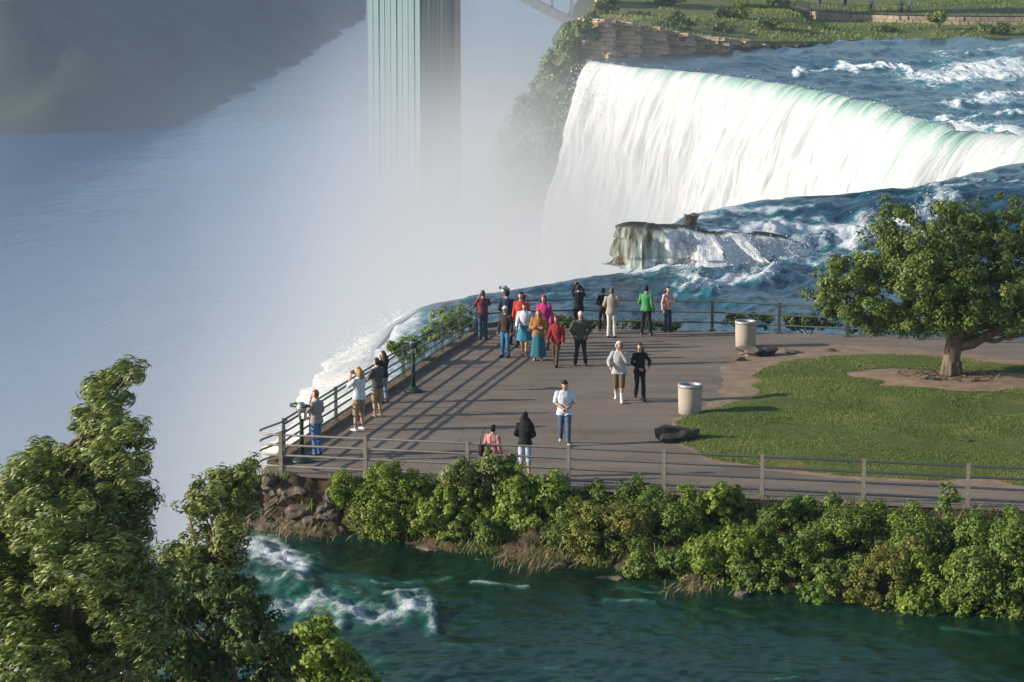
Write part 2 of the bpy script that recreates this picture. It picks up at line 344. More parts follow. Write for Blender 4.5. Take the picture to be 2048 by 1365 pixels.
# ---- crest line of the falls: distance -> X
LIP = np.array([(96, -2.2), (99, -4.0), (104, -5.4), (111, -5.6), (118, -5.0), (123, -3.9), (126.7, -1.7), (130.7, 1.8), (134, 5.3), (142.7, 9.2), (147, 12.0), (150, 14.1), (154, 20.4), (161.4, 25.7), (171, 31.5), (176, 37), (181, 42), (187, 42), (191, 37),
                (196, 32.6), (205.6, 30.9), (224, 29.6), (240, 26.9), (254, 22.9), (265.7, 18.2), (274, 13.3), (280, 10.5), (286, 9.0), (340, 9.0)])
def lipx(d):
    d = np.asarray(d, float)
    return np.interp(d, LIP[:, 0], LIP[:, 1]) + (0.4 * fbm(d * 0.3, 3.3, o=4, seed=5) + .5 * fbm(d * .09, 1.3, o=2, seed=6)) * sstep(110, 140, d) * (1 - np.exp(-((d - 135) / 6) ** 2))
def zriver(X, d):
    dst = 135 + 0.35 * np.maximum(0, X - 6) + 0.5 * fbm(X * .4, 1.5, o=2, seed=9); wd = 0.3 + 0.12 * np.maximum(0, X - 12)
    dst = dst + .7
    zt, zb = np.interp(X, [6, 10, 15.5, 24], [-1.05, -1.5, -2.1, -2.4]), np.interp(X, [6, 15.5, 24], [-3, -2.6, -2.4])
    return zb + (zt - zb) * sstep(-wd, wd, d - dst) + (ZU - zt) * sstep(.5, 10, d - dst) + (ZL - zb) * sstep(-3, -12, d - dst) + 0.012 * np.maximum(0, X - lipx(d)) * sstep(140, 200, d)
def stroke_field(X, Y, strokes, z):
    foam = np.zeros_like(X); hgt = np.zeros_like(X)
    far = sstep(80, 95, Y); X = X + (.25 + .75 * far) * fbm(X * .5, Y * .25, o=4, seed=77); Y = Y + (.5 + 3.0 * far) * fbm(X * .4 + 9, Y * .2, o=4, seed=78)
    for pts, wpx, s, h in strokes:
        P = np.array([at(a, b, z if (b < 440 or b > 800) else -2.9)[:2] for a, b in pts])
        best = np.full(X.shape, 1e9)
        asp = 6.0 if P[:, 1].mean() > 90 else 4.0
        for a, b in zip(P[:-1], P[1:]):
            ax, ay, bx, by = a[0], a[1] / asp, b[0], b[1] / asp
            vx, vy = bx - ax, by - ay; L2 = vx * vx + vy * vy + 1e-9
            t = np.clip(((X - ax) * vx + (Y / asp - ay) * vy) / L2, 0, 1)
            best = np.minimum(best, np.hypot(X - ax - t * vx, Y / asp - ay - t * vy))
        wm = wpx / ppm(P[:, 1].mean()); k = np.exp(-(best / wm) ** 2)
        foam = np.maximum(foam, s * k); hgt += h * np.exp(-(best / (wm * .9)) ** 2)
    return foam, hgt
UP = [([(1880, 240), (1960, 228), (2060, 226)], 10, .8, .3), ([(1960, 275), (2060, 268)], 10, .9, .3), ([(1590, 152), (1680, 143), (1760, 138), (1830, 150)], 9, 1.0, .5), ([(1850, 165), (1950, 150), (2048, 140), (2200, 135)], 48, .82, .3), ([(1890, 212), (2048, 192), (2200, 185)], 18, .9, .4),
      ([(1880, 120), (2048, 108), (2200, 104)], 6, .62, .2), ([(1880, 262), (1960, 250), (2048, 262)], 14, 1.0, .3), ([(1920, 302), (2000, 290), (2070, 283)], 18, 1.1, .2),
      ([(1850, 368), (1930, 361), (2040, 358)], 5, .75, .2), ([(1440, 86), (1500, 83)], 3, .6, .1), ([(1560, 92), (1660, 88)], 3, .55, .1), ([(1700, 96), (1850, 92)], 3, .5, .1),
      ([(1400, 478), (1500, 472), (1615, 467)], 9, .8, 0), ([(1262, 528), (1400, 518), (1520, 506), (1640, 494), (1770, 484), (1850, 478)], 17, 1.05, .2),
      ([(1330, 545), (1390, 562), (1440, 588), (1500, 562), (1540, 553)], 19, .98, .65), ([(1360, 580), (1420, 575)], 12, .8, .3), ([(1560, 522), (1660, 520), (1730, 532)], 12, .72, .3),
      ([(1100, 594), (1200, 589)], 5, .55, .15), ([(1600, 549), (1690, 545)], 4, .5, .2), ([(1250, 548), (1330, 540), (1420, 536)], 5, .5, .1), ([(1750, 400), (1850, 395)], 3, .4, .1),
      ([(860, 612), (900, 604)], 8, .6, .1), ([(1690, 500), (1800, 470), (1900, 460)], 14, .8, .3), ([(1700, 440), (1800, 425)], 4, .45, .1), ([(1440, 395), (1520, 392)], 3, .45, 0)]
def droplets(name, n, pts, spread, size, label):
    idx = RNG.integers(0, len(pts), n); C = pts[idx] + RNG.normal(0, 1, (n, 3)) * np.asarray(spread); s_ = RNG.uniform(.4, 1.3, n)[:, None] * size
    T_ = RNG.normal(0, 1, (n, 4, 3)); T_ /= np.linalg.norm(T_, axis=2)[:, :, None]; V = (C[:, None, :] + T_ * s_[:, :, None] * np.array([1, 1, 1.5])).reshape(-1, 3)
    b_ = np.arange(n)[:, None] * 4; Fc = np.concatenate([b_ + np.array(t) for t in ((0, 1, 2), (0, 1, 3), (0, 2, 3), (1, 2, 3))])
    o = link(name, mesh_np(name, V, Fc), M['spray'], None, False); tag(o, label, 'spray', kind='stuff')
# rapids above the crest
rows = 1 / np.linspace(1 / 96.0, 1 / 345.0, 400); ncol = 430
s = np.linspace(0, 1, ncol) ** 1.15
D = np.repeat(rows[:, None], ncol, 1); LX = lipx(rows)[:, None]
XX = LX + s[None, :] * (0.19 * D + 12 - LX)
Zr = zriver(XX, D)
foam, hgt = stroke_field(XX, D, UP, ZU)
q = XX - LX
ripple = 0.16 * fbm(XX * 0.55, D * 0.22, o=4, seed=3) + 0.07 * fbm(XX * 1.7, D * .7, o=3, seed=4)
swell = 0.30 * np.maximum(0, fbm(XX * 0.16 + 3, D * 0.10, o=3, seed=8)) * sstep(4, 16, q)
Zr = Zr + ripple * (0.4 + 0.6 * sstep(0, 3, q)) + swell + hgt * (0.55 + 0.6 * fbm(XX * 1.1, D * .5, o=4, seed=12)) - 0.28 * np.exp(-q / 0.9)
foam = np.maximum(foam, .95 * np.exp(-np.maximum(0, q) / 2.2) * sstep(123.5, 118, D)); foam = np.maximum(foam, (.85 * np.exp(-q / 5) * sstep(172, 180, D) * sstep(214, 196, D)))
foam = foam + 0.26 * np.maximum(0, fbm(XX * .2, D * .12, o=4, seed=21)) * sstep(135, 150, D) * sstep(5, 20, q) - 0.02
me = mesh_np('rapids', np.stack([XX, D, Zr], -1).reshape(-1, 3), grid_faces(len(rows), ncol)); attr(me, 'foam', foam)
struct(link('rapids', me, M['rapids']))
# falling sheet below the crest
u = np.concatenate([np.linspace(97, 136, 260), np.linspace(136.2, 186, 150), np.linspace(186.2, 287, 760)]); nt_ = 170
ang = np.interp(u, [97, 120, 124, 134, 140, 172, 184, 200, 284], [180, 178, 150, 140, 142, 150, 182, 197, 199]) * math.pi / 180
tt = np.linspace(0, 1, nt_) ** 0.85 * 2.9
T, U = np.meshgrid(tt, u); A = np.repeat(ang[:, None], nt_, 1)
lx = lipx(u)[:, None]; lz = (zriver(lipx(u), u) - 0.28)[:, None]
along = np.concatenate([[0], np.cumsum(np.hypot(np.diff(lipx(u)), np.diff(u)))])[:, None] + 0 * T
drop = 4.9 * T ** 2; arc = np.sqrt(drop ** 2 + (3.1 * T) ** 2)
fold = (fbm(along * .14, drop * 0.03, o=3, seed=30) * 1.5 + fbm(along * .45, drop * 0.07, o=4, seed=31) * 0.45 + fbm(along * 1.6, drop * 0.22, o=4, seed=33) * 0.22) * np.minimum(1, drop / 6) + 0.8 * fbm(along * .34, drop * .09, o=5, seed=35) * np.minimum(1, drop / 12)
nearf = sstep(125, 120, U); rough = np.maximum(0, fbm(along * 1.1, drop * .12, o=4, seed=37)) * .35 * np.minimum(1, drop / 3) + nearf * 1.0 * np.maximum(0, fbm(along * 1.4, drop * .7, o=4, seed=39)) * np.minimum(1, drop / .8) + .9 * np.maximum(0, fbm(along * .28, drop * .14 - .4 * T, o=3, seed=38)) * np.minimum(1, drop / 10)
fold = fold * .75 + rough
slow = 1 - .22 * sstep(255, 280, U) - .85 * np.exp(-((U - 135.5) / 4.5) ** 2); out = ((3.1 + .35 * fbm(along * .22, 0.0, o=3, seed=36)) * T + fold * 1.15) * slow
PX = lx + np.cos(A) * out; PY = U + np.sin(A) * out; PZ = lz - drop + 0.15 * fbm(along * .8, drop * .3, o=2, seed=40) * np.minimum(1, drop)
me = mesh_np('waterfall', np.stack([PX, PY, PZ], -1).reshape(-1, 3), grid_faces(len(u), nt_))
green = np.exp(-((U - 232) / 26) ** 2)
fo = 0.66 + 0.40 * sstep(0.0, 1.6, drop) + .30 * fbm(along * .8, drop * .12, o=4, seed=43) * np.exp(-drop / 5) + 0.45 * sstep(262, 282, U) - green * 0.27 * np.exp(-drop / 3.6) - 0.10 * np.exp(-drop / 1.2)
fo = np.where(U < 190, np.maximum(fo, .95 + .3 * sstep(0, 1, drop)), fo)
fo = fo - 0.34 * np.maximum(0, fbm(along * .35, drop * .04, o=4, seed=44)) * (.35 + .65 * np.exp(-drop / 9)) - 0.08 * np.maximum(0, fbm(along * .12, drop * .1, o=3, seed=45))
attr(me, 'foam', fo); attr(me, 'along', along); attr(me, 'drop', drop)
struct(link('waterfall', me, M['falls']))
xr = np.linspace(6.4, 15.8, 230); dr_ = 135 + 0.35 * np.maximum(0, xr - 6) + 0.5 * fbm(xr * .4, 1.5, o=2, seed=9)
th_ = np.linspace(math.pi, 1.5 * math.pi, 60)[:-1]; xl = np.concatenate([6.4 + 1.0 * np.cos(th_), xr]); dl = np.concatenate([dr_[0] + 1.4 + 1.4 * np.sin(th_), dr_])
tx_, ty_ = np.gradient(xl), np.gradient(dl); ln_ = np.hypot(tx_, ty_); onx, ony = ty_ / ln_, -tx_ / ln_
vl = np.linspace(0, 1, 40); VL, XL = np.meshgrid(vl, xl); al_ = np.cumsum(ln_)[:, None]
zt_, zb_ = np.interp(xl, [6, 10, 15.5], [-1.0, -1.5, -2.1]), np.interp(xl, [6, 15.5], [-3.05, -2.65])
sink = sstep(12.5, 15.8, XL); oo = -1.3 - 1.0 * sink + 1.65 * np.minimum(1, VL / .3) + (.3 + 3.0 * sstep(7.2, 9.5, XL)) * np.maximum(0, VL - .3) + (.55 * fbm(al_ * 1.1, VL * .9, o=4, seed=46) + .25 * vn(np.floor(al_ * 1.7 + VL * .6), np.floor(VL * 4), seed=48)) * sstep(.2, .6, VL)
dz = (zt_ - zb_)[:, None] * sstep(.12, 1.0, VL) ** 1.1 + .1 * fbm(al_ * .7, VL * 2, o=3, seed=47) - .1 * (1 - VL) + .5 * sink
me = mesh_np('ledge_fall', np.stack([XL + onx[:, None] * oo, dl[:, None] + ony[:, None] * oo, zt_[:, None] - dz], -1).reshape(-1, 3), grid_faces(len(xl), 40))
attr(me, 'foam', (.36 + .85 * sstep(6.6, 8.6, XL)) * sstep(.14, .34, VL) + .12 * VL); attr(me, 'along', al_ * 3.0 + 0 * VL); attr(me, 'drop', VL * 9); struct(link('ledge_fall', me, M['thinfalls']))
LP_ = np.stack([XL + onx[:, None] * oo, dl[:, None] + ony[:, None] * oo, zt_[:, None] - dz], -1); droplets('ledge_spray', 5000, LP_[(XL > 7.6) & (VL > .35)], (.22, .25, .14), .03, 'white spray on the cascade pouring over the low ledge')
FP = np.stack([PX, PY, PZ], -1); sel_ = (U < 123) & (drop < 11); droplets('near_spray', 16000, FP[sel_] + np.array([-.25, 0, .2]), (.32, .3, .28), .022, 'white spray flung off the brink beside the terrace')
sel_ = (U > 275) & (drop > 1); droplets('far_spray', 3500, FP[sel_] + np.array([-.3, -.2, 0]), (.6, .5, .6), .07, 'white spray along the far end of the falls')
sel_ = (U > 188) & (drop < 1.6); droplets('crest_spray', 4000, FP[sel_] + np.array([-.05, -.05, .1]), (.3, .3, .12), .04, 'fine white spray along the crest of the falls')
hs = hgt.reshape(-1); RP = np.stack([XX, D, Zr], -1).reshape(-1, 3); droplets('rapid_spray', 6000, RP[(hs > .22) & (foam.reshape(-1) > .6)], (.25, .4, .14), .03, 'white spray over the breaking waves of the rapids')
# near channel, spilling over its own brink on the left
CH = [([(455, 1118), (510, 1096), (560, 1112), (600, 1150)], 34, 1.0, .22), ([(480, 1150), (540, 1160), (620, 1175)], 24, .5, .1), ([(540, 1212), (640, 1205), (700, 1216), (765, 1238), (820, 1222), (860, 1215)], 26, .85, .2), ([(800, 1205), (852, 1200), (866, 1225), (876, 1262)], 14, .85, .2),
      ([(640, 1257), (712, 1250)], 12, .8, .12), ([(770, 1192), (842, 1180)], 9, .7, .12), ([(700, 1172), (806, 1168), (900, 1150)], 7, .5, .06), ([(945, 1160), (1055, 1168)], 6, .66, .06), ([(1220, 1200), (1300, 1201)], 5, .55, .05), ([(560, 1185), (660, 1188), (740, 1200)], 30, .42, .1),
      ([(1090, 1340), (1130, 1338)], 5, .5, .05), ([(1540, 1352), (1600, 1350)], 5, .55, .05), ([(1900, 1262), (1990, 1272)], 4, .5, 0), ([(1240, 1172), (1310, 1180)], 4, .45, 0), ([(1420, 1215), (1500, 1228)], 4, .42, 0), ([(900, 1290), (1000, 1300)], 10, .3, .05), ([(620, 1300), (760, 1320)], 18, .35, .05)]
xs = np.concatenate([np.linspace(-8.5, 5, 210), np.linspace(5.1, 17, 120)]); ys = np.linspace(20, 73.5, 460) ; ys = 20 + (ys - 20)
ys = np.concatenate([np.linspace(20, 50, 40), np.linspace(50.1, 73.5, 330)])
X2, Y2 = np.meshgrid(xs, ys)
f2, h2 = stroke_field(X2, Y2, CH, ZC)
Z2 = ZC + 0.03 * fbm(X2 * .9, Y2 * .6, o=4, seed=50) + 0.02 * fbm(X2 * 3, Y2 * 2, o=3, seed=51) + h2 * .7 * (.6 + .6 * fbm(X2 * 2.2, Y2 * 1.2, o=4, seed=52)) + .06 * np.exp(-((X2 + 3) / 4) ** 2) * fbm(X2 * .6, Y2 * .5, o=2, seed=53)
over = np.maximum(0, -7.2 - X2); Z2 = Z2 - 0.8 * over ** 2
f2 = f2 + 0.5 * sstep(0, 1, over) - .05 + .12 * np.maximum(0, fbm(X2 * .35, Y2 * .3, o=3, seed=55))
me = mesh_np('channel_water', np.stack([X2, Y2, Z2], -1).reshape(-1, 3), grid_faces(len(ys), len(xs))); attr(me, 'foam', f2)
struct(link('channel_water', me, M['channel']))
T3, Y3 = np.meshgrid(np.linspace(0, 2.6, 50), np.linspace(20, 73.5, 200)); dr = 4.9 * T3 ** 2
X3 = -8.45 - 3.2 * T3 - .5 * fbm(Y3 * .6, dr * .06, o=3, seed=60) * np.minimum(1, dr / 4)
me = mesh_np('narrow_waterfall', np.stack([X3, Y3, ZC - 1.2 - dr], -1).reshape(-1, 3), grid_faces(200, 50))
attr(me, 'foam', .9 + 0 * dr); attr(me, 'along', Y3); attr(me, 'drop', dr); struct(link('narrow_waterfall', me, M['falls']))
# river at the bottom of the gorge
gx = np.linspace(-900, 300, 61); gy = np.concatenate([np.linspace(-100, 900, 120), np.linspace(910, 5000, 120)])
GX, GY = np.meshgrid(gx, gy); GZ = -52 + .15 * fbm(GX * .05, GY * .05, o=3, seed=61)
me = mesh_np('river', np.stack([GX, GY, GZ], -1).reshape(-1, 3), grid_faces(len(gy), len(gx)))
wake = np.exp(-((GY - 812 - GX * .02) / 4.0) ** 2) * (GX < -90)
attr(me, 'foam', 0.85 * np.exp(-((GX - 8) / 60) ** 2) * sstep(520, 300, GY) + .0 * wake); struct(link('river', me, M['river']))

def wall_sheet(name, path, ztop, zbot, mat, step=0.6, rows=60, amp=0.6, seed=0, lean=0.0, layers=1.1, blk=2.3):
    P = np.array(path, float); L = np.concatenate([[0], np.cumsum(np.hypot(*np.diff(P[:, :2], axis=0).T))])
    n = max(8, int(L[-1] / step)); ss = np.linspace(0, L[-1], n); x = np.interp(ss, L, P[:, 0]); y = np.interp(ss, L, P[:, 1])
    zt = np.interp(ss, L, np.broadcast_to(np.asarray(ztop, float), len(P))); tx, ty = np.gradient(x), np.gradient(y); l = np.hypot(tx, ty) + 1e-9; nx, ny = -ty / l, tx / l
    v = np.linspace(0, 1, rows)[:, None]; Z = zt[None, :] + (zbot - zt[None, :]) * v
    lay = np.floor(Z / layers + .35 * vn(ss[None, :] * .15, Z * 0, seed=seed + 3))
    off = amp * (0.8 * vn(lay * 3.7, np.floor(ss[None, :] / blk + lay * .6 + .4 * vn(lay * 2.1, lay * 0 + .5, seed=seed + 9)) * 1.3, seed=seed) + 0.5 * fbm(ss[None, :] * .5, Z * .8, o=4, seed=seed + 1)) + lean * (zt[None, :] - Z)
    off = off * np.minimum(1, v * rows / 1.5)
    V = np.stack([x[None, :] + nx[None, :] * off, y[None, :] + ny[None, :] * off, Z], -1).reshape(-1, 3)
    return link(name, mesh_np(name, V, grid_faces(rows, n)), mat, None, False)
# cliffs under the crest and under the island (left hand of the path faces the gorge)
lp = [(float(lipx(d)) + 1.3, d) for d in np.arange(97, 285, 3.0)]
struct(wall_sheet('falls_cliff', lp, [float(zriver(a - 1.3, d)) - 1.0 for a, d in lp], -52, M['wetcliff'], 1.0, 60, .5, 2))
struct(wall_sheet('island_cliff', [(-8.0, 20), (-8.0, 70), (-6.9, 70.6), (-6.6, 72), (-1.9, 95), (-1.0, 98), (0, 100)], [-2.3, -2.3, -.5, -.25, -.25, -.25, -.3], -52, M['wetcliff'], .5, 90, .35, 5))

# ---- Luna-style island: paved top, bank, lawn
FL, FR = np.array([-6.55, 70.3]), np.array([30.0, 61.8])               # front edge
def front_y(x): return FL[1] + (x - FL[0]) * (FR[1] - FL[1]) / (FR[0] - FL[0])
outline = [(-6.1, 70.2)] + [(-6.55, 70.7), (-6.55, 71.3)] + [(-1.2, 95.2), (-0.4, 95.9)] + [(11, 94.2), (18, 93.0), (32, 91), (32, 61.4)]
bm = bmesh.new(); bm.faces.new([bm.verts.new((x, y, 0)) for x, y in outline][::-1]); bmesh.ops.triangulate(bm, faces=bm.faces[:]); bmesh.ops.recalc_face_normals(bm, faces=bm.faces[:])
me = bpy.data.meshes.new('pavement'); bm.to_mesh(me); bm.free(); o = link('pavement', me, M['asphalt'], None, False); struct(o)
if me.polygons[0].normal.z < 0: me.flip_normals()
# front bank from paving edge to the water
def water_edge(x):     # distance of the waterline in front of the island
    return np.interp(x, [-7.4, -6, -4, -1.5, 0, 3, 6, 9, 12, 30], [70.4, 69.7, 68.6, 67.0, 66.0, 64.2, 62.6, 61.4, 60.2, 55]) + .25 * fbm(np.asarray(x) * .8, 7.7, o=3, seed=70)
bx = np.linspace(-7.6, 30, 330); v = np.linspace(0, 1, 42)[:, None]
fy = front_y(bx)[None, :] + .12; we = np.minimum(water_edge(bx)[None, :] - 0.3, fy - .45)
BY = fy + (we - fy) * v
prof = -0.02 - 1.75 * np.clip(v, 0, 1) ** (0.9)
BZ = prof + sstep(0, .12, v) * sstep(1.02, .8, v) * (.22 * fbm(bx[None, :] * .9, BY * .9, o=4, seed=71) + .1 * fbm(bx[None, :] * 3, BY * 3, o=3, seed=72))
BYn = BY + .18 * fbm(bx[None, :] * 1.3, BZ * 2.5, o=3, seed=73) * sstep(0, .2, v)
me = mesh_np('river_bank', np.stack([bx[None, :] + 0 * BY, BYn, BZ], -1).reshape(-1, 3), grid_faces(42, 330)); struct(link('river_bank', me, M['soil']))
# back bank
bx = np.linspace(-1.8, 32, 200); v = np.linspace(0, 1, 20)[:, None]
fy = np.interp(bx, [-1.8, -1.2, -.4, 11, 18, 32], [94.6, 95.0, 95.7, 94.0, 92.8, 90.8])[None, :]
BY = fy + v * 4.5; BZ = -.015 - 3.6 * v ** 1.3 + sstep(0, .2, v) * .2 * fbm(bx[None, :] * .8, BY * .8, o=3, seed=75)
me = mesh_np('far_bank', np.stack([bx[None, :] + 0 * BY, BY, BZ], -1).reshape(-1, 3), grid_faces(20, 200)); struct(link('far_bank', me, M['soil']))
# sheets on the paving: worn dirt and lawn
def sheet(name, pts, z, mat, wob=.12, dens=.18, dome=0.0, seed=0, img=True, edge=0.35):
    P = np.array([at(a, b, 0)[:2] for a, b in pts]) if img else np.array(pts, float)
    Q = np.roll(P, -1, 0); out = []
    for a, b in zip(P, Q):
        n = max(2, int(np.linalg.norm(b - a) / dens)); out += [a + (b - a) * i / n for i in range(n)]
    O = np.array(out); K = 3
    for _ in range(K): O = (O + np.roll(O, 1, 0) + np.roll(O, -1, 0)) / 3
    t = np.roll(O, -1, 0) - np.roll(O, 1, 0); t /= np.linalg.norm(t, axis=1)[:, None] + 1e-9
    nrm = np.stack([t[:, 1], -t[:, 0]], 1)
    O = O + nrm * (wob * fbm(O[:, 0] * 1.1, O[:, 1] * 1.1, o=4, seed=80 + seed))[:, None]
    return O
def inside(P, O):
    x, y = P[:, 0], P[:, 1]; r = np.zeros(len(P), bool); a = O; b = np.roll(O, -1, 0)
    for (x1, y1), (x2, y2) in zip(a, b):
        c = ((y1 > y) != (y2 > y)) & (x < (x2 - x1) * (y - y1) / (y2 - y1 + 1e-12) + x1); r ^= c
    return r
def edge_dist(P, O):
    best = np.full(len(P), 1e9)
    for a, b in zip(O, np.roll(O, -1, 0)):
        d = b - a; t = np.clip(((P - a) @ d) / (d @ d + 1e-9), 0, 1); best = np.minimum(best, np.linalg.norm(P - a - t[:, None] * d, axis=1))
    return best
def make_sheet(name, O, zbase, mat, dome=0.0, edge=.4, rel=0.0, res=.22, seed=0):
    """grid clipped to the outline, its border lying on the outline"""
    from mathutils.geometry import delaunay_2d_cdt
    lo, hi = O.min(0), O.max(0); g = np.stack(np.meshgrid(np.arange(lo[0], hi[0], res), np.arange(lo[1], hi[1], res)), -1).reshape(-1, 2)
    g = g + RNG.uniform(-.06, .06, g.shape); g = g[inside(g, O)]; g = g[edge_dist(g, O) > res * .45]
    P = np.concatenate([O, g]); n = len(O)
    r = delaunay_2d_cdt([Vector(p) for p in P], [], [list(range(n))], 1, 1e-5)
    V = np.array([(a.x, a.y) for a in r[0]]); ed = edge_dist(V, O)
    z = zbase + dome * sstep(0, edge, ed) + rel * fbm(V[:, 0] * .5, V[:, 1] * .5, o=3, seed=90 + seed) * sstep(0, .6, ed)
    me = bpy.data.meshes.new(name); me.from_pydata(np.column_stack([V, z]).tolist(), [], [list(f) for f in r[2]]); me.update()
    if len(me.polygons) and np.mean([p.normal.z for p in me.polygons]) < 0: me.flip_normals()
    return link(name, me, mat)
dirtO = sheet('worn_dirt', [(1322, 862), (1345, 838), (1425, 812), (1448, 770), (1440, 735), (1475, 712), (1560, 690), (1700, 690), (1850, 700), (2000, 716), (2200, 735), (2300, 800), (2300, 960), (2130, 985), (1980, 980), (1880, 970), (1700, 956), (1500, 941), (1400, 918), (1340, 886)], 0, None, .22)
struct(make_sheet('worn_dirt', dirtO, .004, M['dirt'], .012, .3, .006, .35))
lawnO = sheet('lawn', [(1335, 868), (1350, 842), (1430, 818), (1495, 800), (1515, 775), (1520, 742), (1560, 724), (1640, 716), (1740, 711), (1850, 713), (1960, 722), (2100, 738), (2260, 770), (2290, 830), (2290, 930), (2130, 978), (2060, 975), (1985, 962), (1850, 962), (1700, 950), (1500, 934), (1400, 910), (1345, 882)], 0, None, .2)
lawn = make_sheet('lawn', lawnO, .018, M['lawn'], .07, .8, .03, .25, 3); struct(lawn)
bc = at(1895, 762, 0)
bedO = np.array([(bc[0] + 3.0 * math.cos(t) * (1.15 if math.cos(t) > 0 else 1.0), bc[1] + 2.1 * math.sin(t)) for t in np.linspace(0, 2 * math.pi, 90)[:-1]])
bedO = bedO + .42 * np.stack([fbm(bedO[:, 0], bedO[:, 1], o=3, seed=95), fbm(bedO[:, 0], bedO[:, 1], o=3, seed=96)], 1)
struct(make_sheet('tree_bed', bedO, .07, M['dirt'], .06, .9, .03, .2, 5))
# kerb along the left rail
kp = np.array([(-6.35, 71.6), (-1.15, 95.1)]); kd = (kp[1] - kp[0]) / np.linalg.norm(kp[1] - kp[0]); ka = math.atan2(kd[1], kd[0]); kl = np.linalg.norm(kp[1] - kp[0])
kr = empty('kerb', (float(kp[0][0]), float(kp[0][1]), 0)); tag(kr, kind='structure')
nk = 16
for i in range(nk):
    c = kp[0] + kd * (i + .5) * kl / nk
    mb = MB(); mb.box((c[0], c[1], .05), (kl / nk - .03, .34, .15), ka + random.uniform(-.006, .006)); mb.build('kerb_stone', M['kerb'], kr, False)

# ---- land beyond the falls
def shore_d(x): return np.interp(x, [8, 14.5, 20, 27, 40, 60, 90, 300], [290, 291, 295, 302, 312, 319, 326, 350])
lx_ = np.concatenate([np.linspace(8.5, 75, 150), np.linspace(76, 330, 40)]); lv = np.concatenate([np.linspace(0, .16, 110), np.linspace(.165, 1, 40)])[:, None]
LD = shore_d(lx_)[None, :] - 1.5 + lv * 420; rel = LD - shore_d(lx_)[None, :]
WALL = np.array([at(a, b, 1.0)[:2] for a, b in [(1620, 28), (1700, 34), (1800, 38), (1920, 40), (2060, 41), (2250, 42)]])
def land_z(x, d):
    re_ = d - shore_d(x); ch_ = np.interp(x, [8.5, 12, 17, 24, 34], [2.5, 2.3, 1.2, .5, 0])
    z1 = -1.5 + (ch_ + 1.1) * sstep(-.6, .3, re_) + (2.4 - ch_) * sstep(0, 26, re_) * .95 + 1.6 * sstep(26, 90, re_)
    wd_ = d - np.interp(x, WALL[:, 0], WALL[:, 1]); z2 = -1.5 + 1.1 * sstep(-.6, .3, re_) + .8 * sstep(0, 12, re_) * (wd_ < .1) + 1.75 * (wd_ >= .1) + 2.0 * sstep(8, 60, wd_)
    k_ = sstep(33, 37.5, x); return z1 * (1 - k_) + z2 * k_ + .18 * fbm(x * .15, d * .12, o=4, seed=100) * sstep(0, 6, re_) * (1 - k_ * (wd_ > -1) * (wd_ < 7))
LXs = lx_[None, :] + np.maximum(0, LD - 297) * .045 * sstep(40, 8.5, lx_)[None, :]
LZ = land_z(LXs, LD)
me = mesh_np('far_shore', np.stack([LXs, LD, LZ], -1).reshape(-1, 3), grid_faces(150, len(lx_))); struct(link('far_shore', me, M['meadow']))
cp = [(28, 302), (23.3, 299), (23, 293.6), (19.2, 295), (19, 291.2), (16.2, 292.4), (16, 289.6), (13.4, 290.8), (13.2, 288.4), (10.7, 289.8), (10.4, 287.6), (8.0, 289.4), (7.3, 293), (7.9, 299), (9.8, 330), (13.6, 420), (18, 500)]
pcl = wall_sheet('point_cliff', cp[::-1], np.array([-.5, .2, .5, .7, 1.0, 1.4, 1.7, 2.0, 2.3, 2.5, 2.75, 2.8, 2.75, 2.6, 2.4, 2.4, 2.4])[::-1], -40, M['cliff'], .2, 190, .5, 8, layers=.42, blk=.9); struct(pcl)
# separate weathered blocks of the cliff face
blocks = []
for vv_ in range(5):
    mb = MB(); mb.box((0, 0, 0), (1, 1, 1)); mb.V[0] = mb.V[0] + RNG.uniform(-.09, .09, mb.V[0].shape); mb_ = mb.mesh('cliff_block'); mb_.materials.append(M['cliff']); blocks.append(mb_)
ctop = [-.4, .4, .8, 1.0, 1.3, 1.7, 2.0, 2.3, 2.6, 2.8, 3.0, 3.0, 2.9, 2.7]
cw = np.array(cp[:14], float); cl = np.concatenate([[0], np.cumsum(np.hypot(*np.diff(cw, axis=0).T))])
for row in range(16):
    s_ = random.uniform(0, .5)
    while s_ < cl[-1] - .3:
        le = random.uniform(.5, 1.5); sm_ = s_ + le / 2; c = np.array([np.interp(sm_, cl, cw[:, 0]), np.interp(sm_, cl, cw[:, 1])]); k0 = min(12, max(0, np.searchsorted(cl, sm_) - 1)); dd_ = cw[k0 + 1] - cw[k0]; an = math.atan2(dd_[1], dd_[0])
        zt0 = np.interp(sm_, cl, ctop); z_ = zt0 - .22 - row * .46; left = c[0] < 8.6
        s_ += le
        if z_ < (-5.5 if left else -1.3) or random.random() < .12: continue
        o = bpy.data.objects.new('cliff_block', random.choice(blocks)); col.objects.link(o); o.parent = pcl
        nrm_ = np.array([dd_[1], -dd_[0]]) / np.hypot(*dd_); nrm_ = nrm_ if nrm_[1] < .2 or nrm_[0] < -.5 else -nrm_; pr_ = random.uniform(.05, .42)
        o.location = (c[0] + nrm_[0] * pr_, c[1] + nrm_[1] * pr_, z_); o.scale = (le * .96, .9, random.uniform(.36, .47)); o.rotation_euler = (0, random.uniform(-.05, .05), an + random.uniform(-.12, .12))
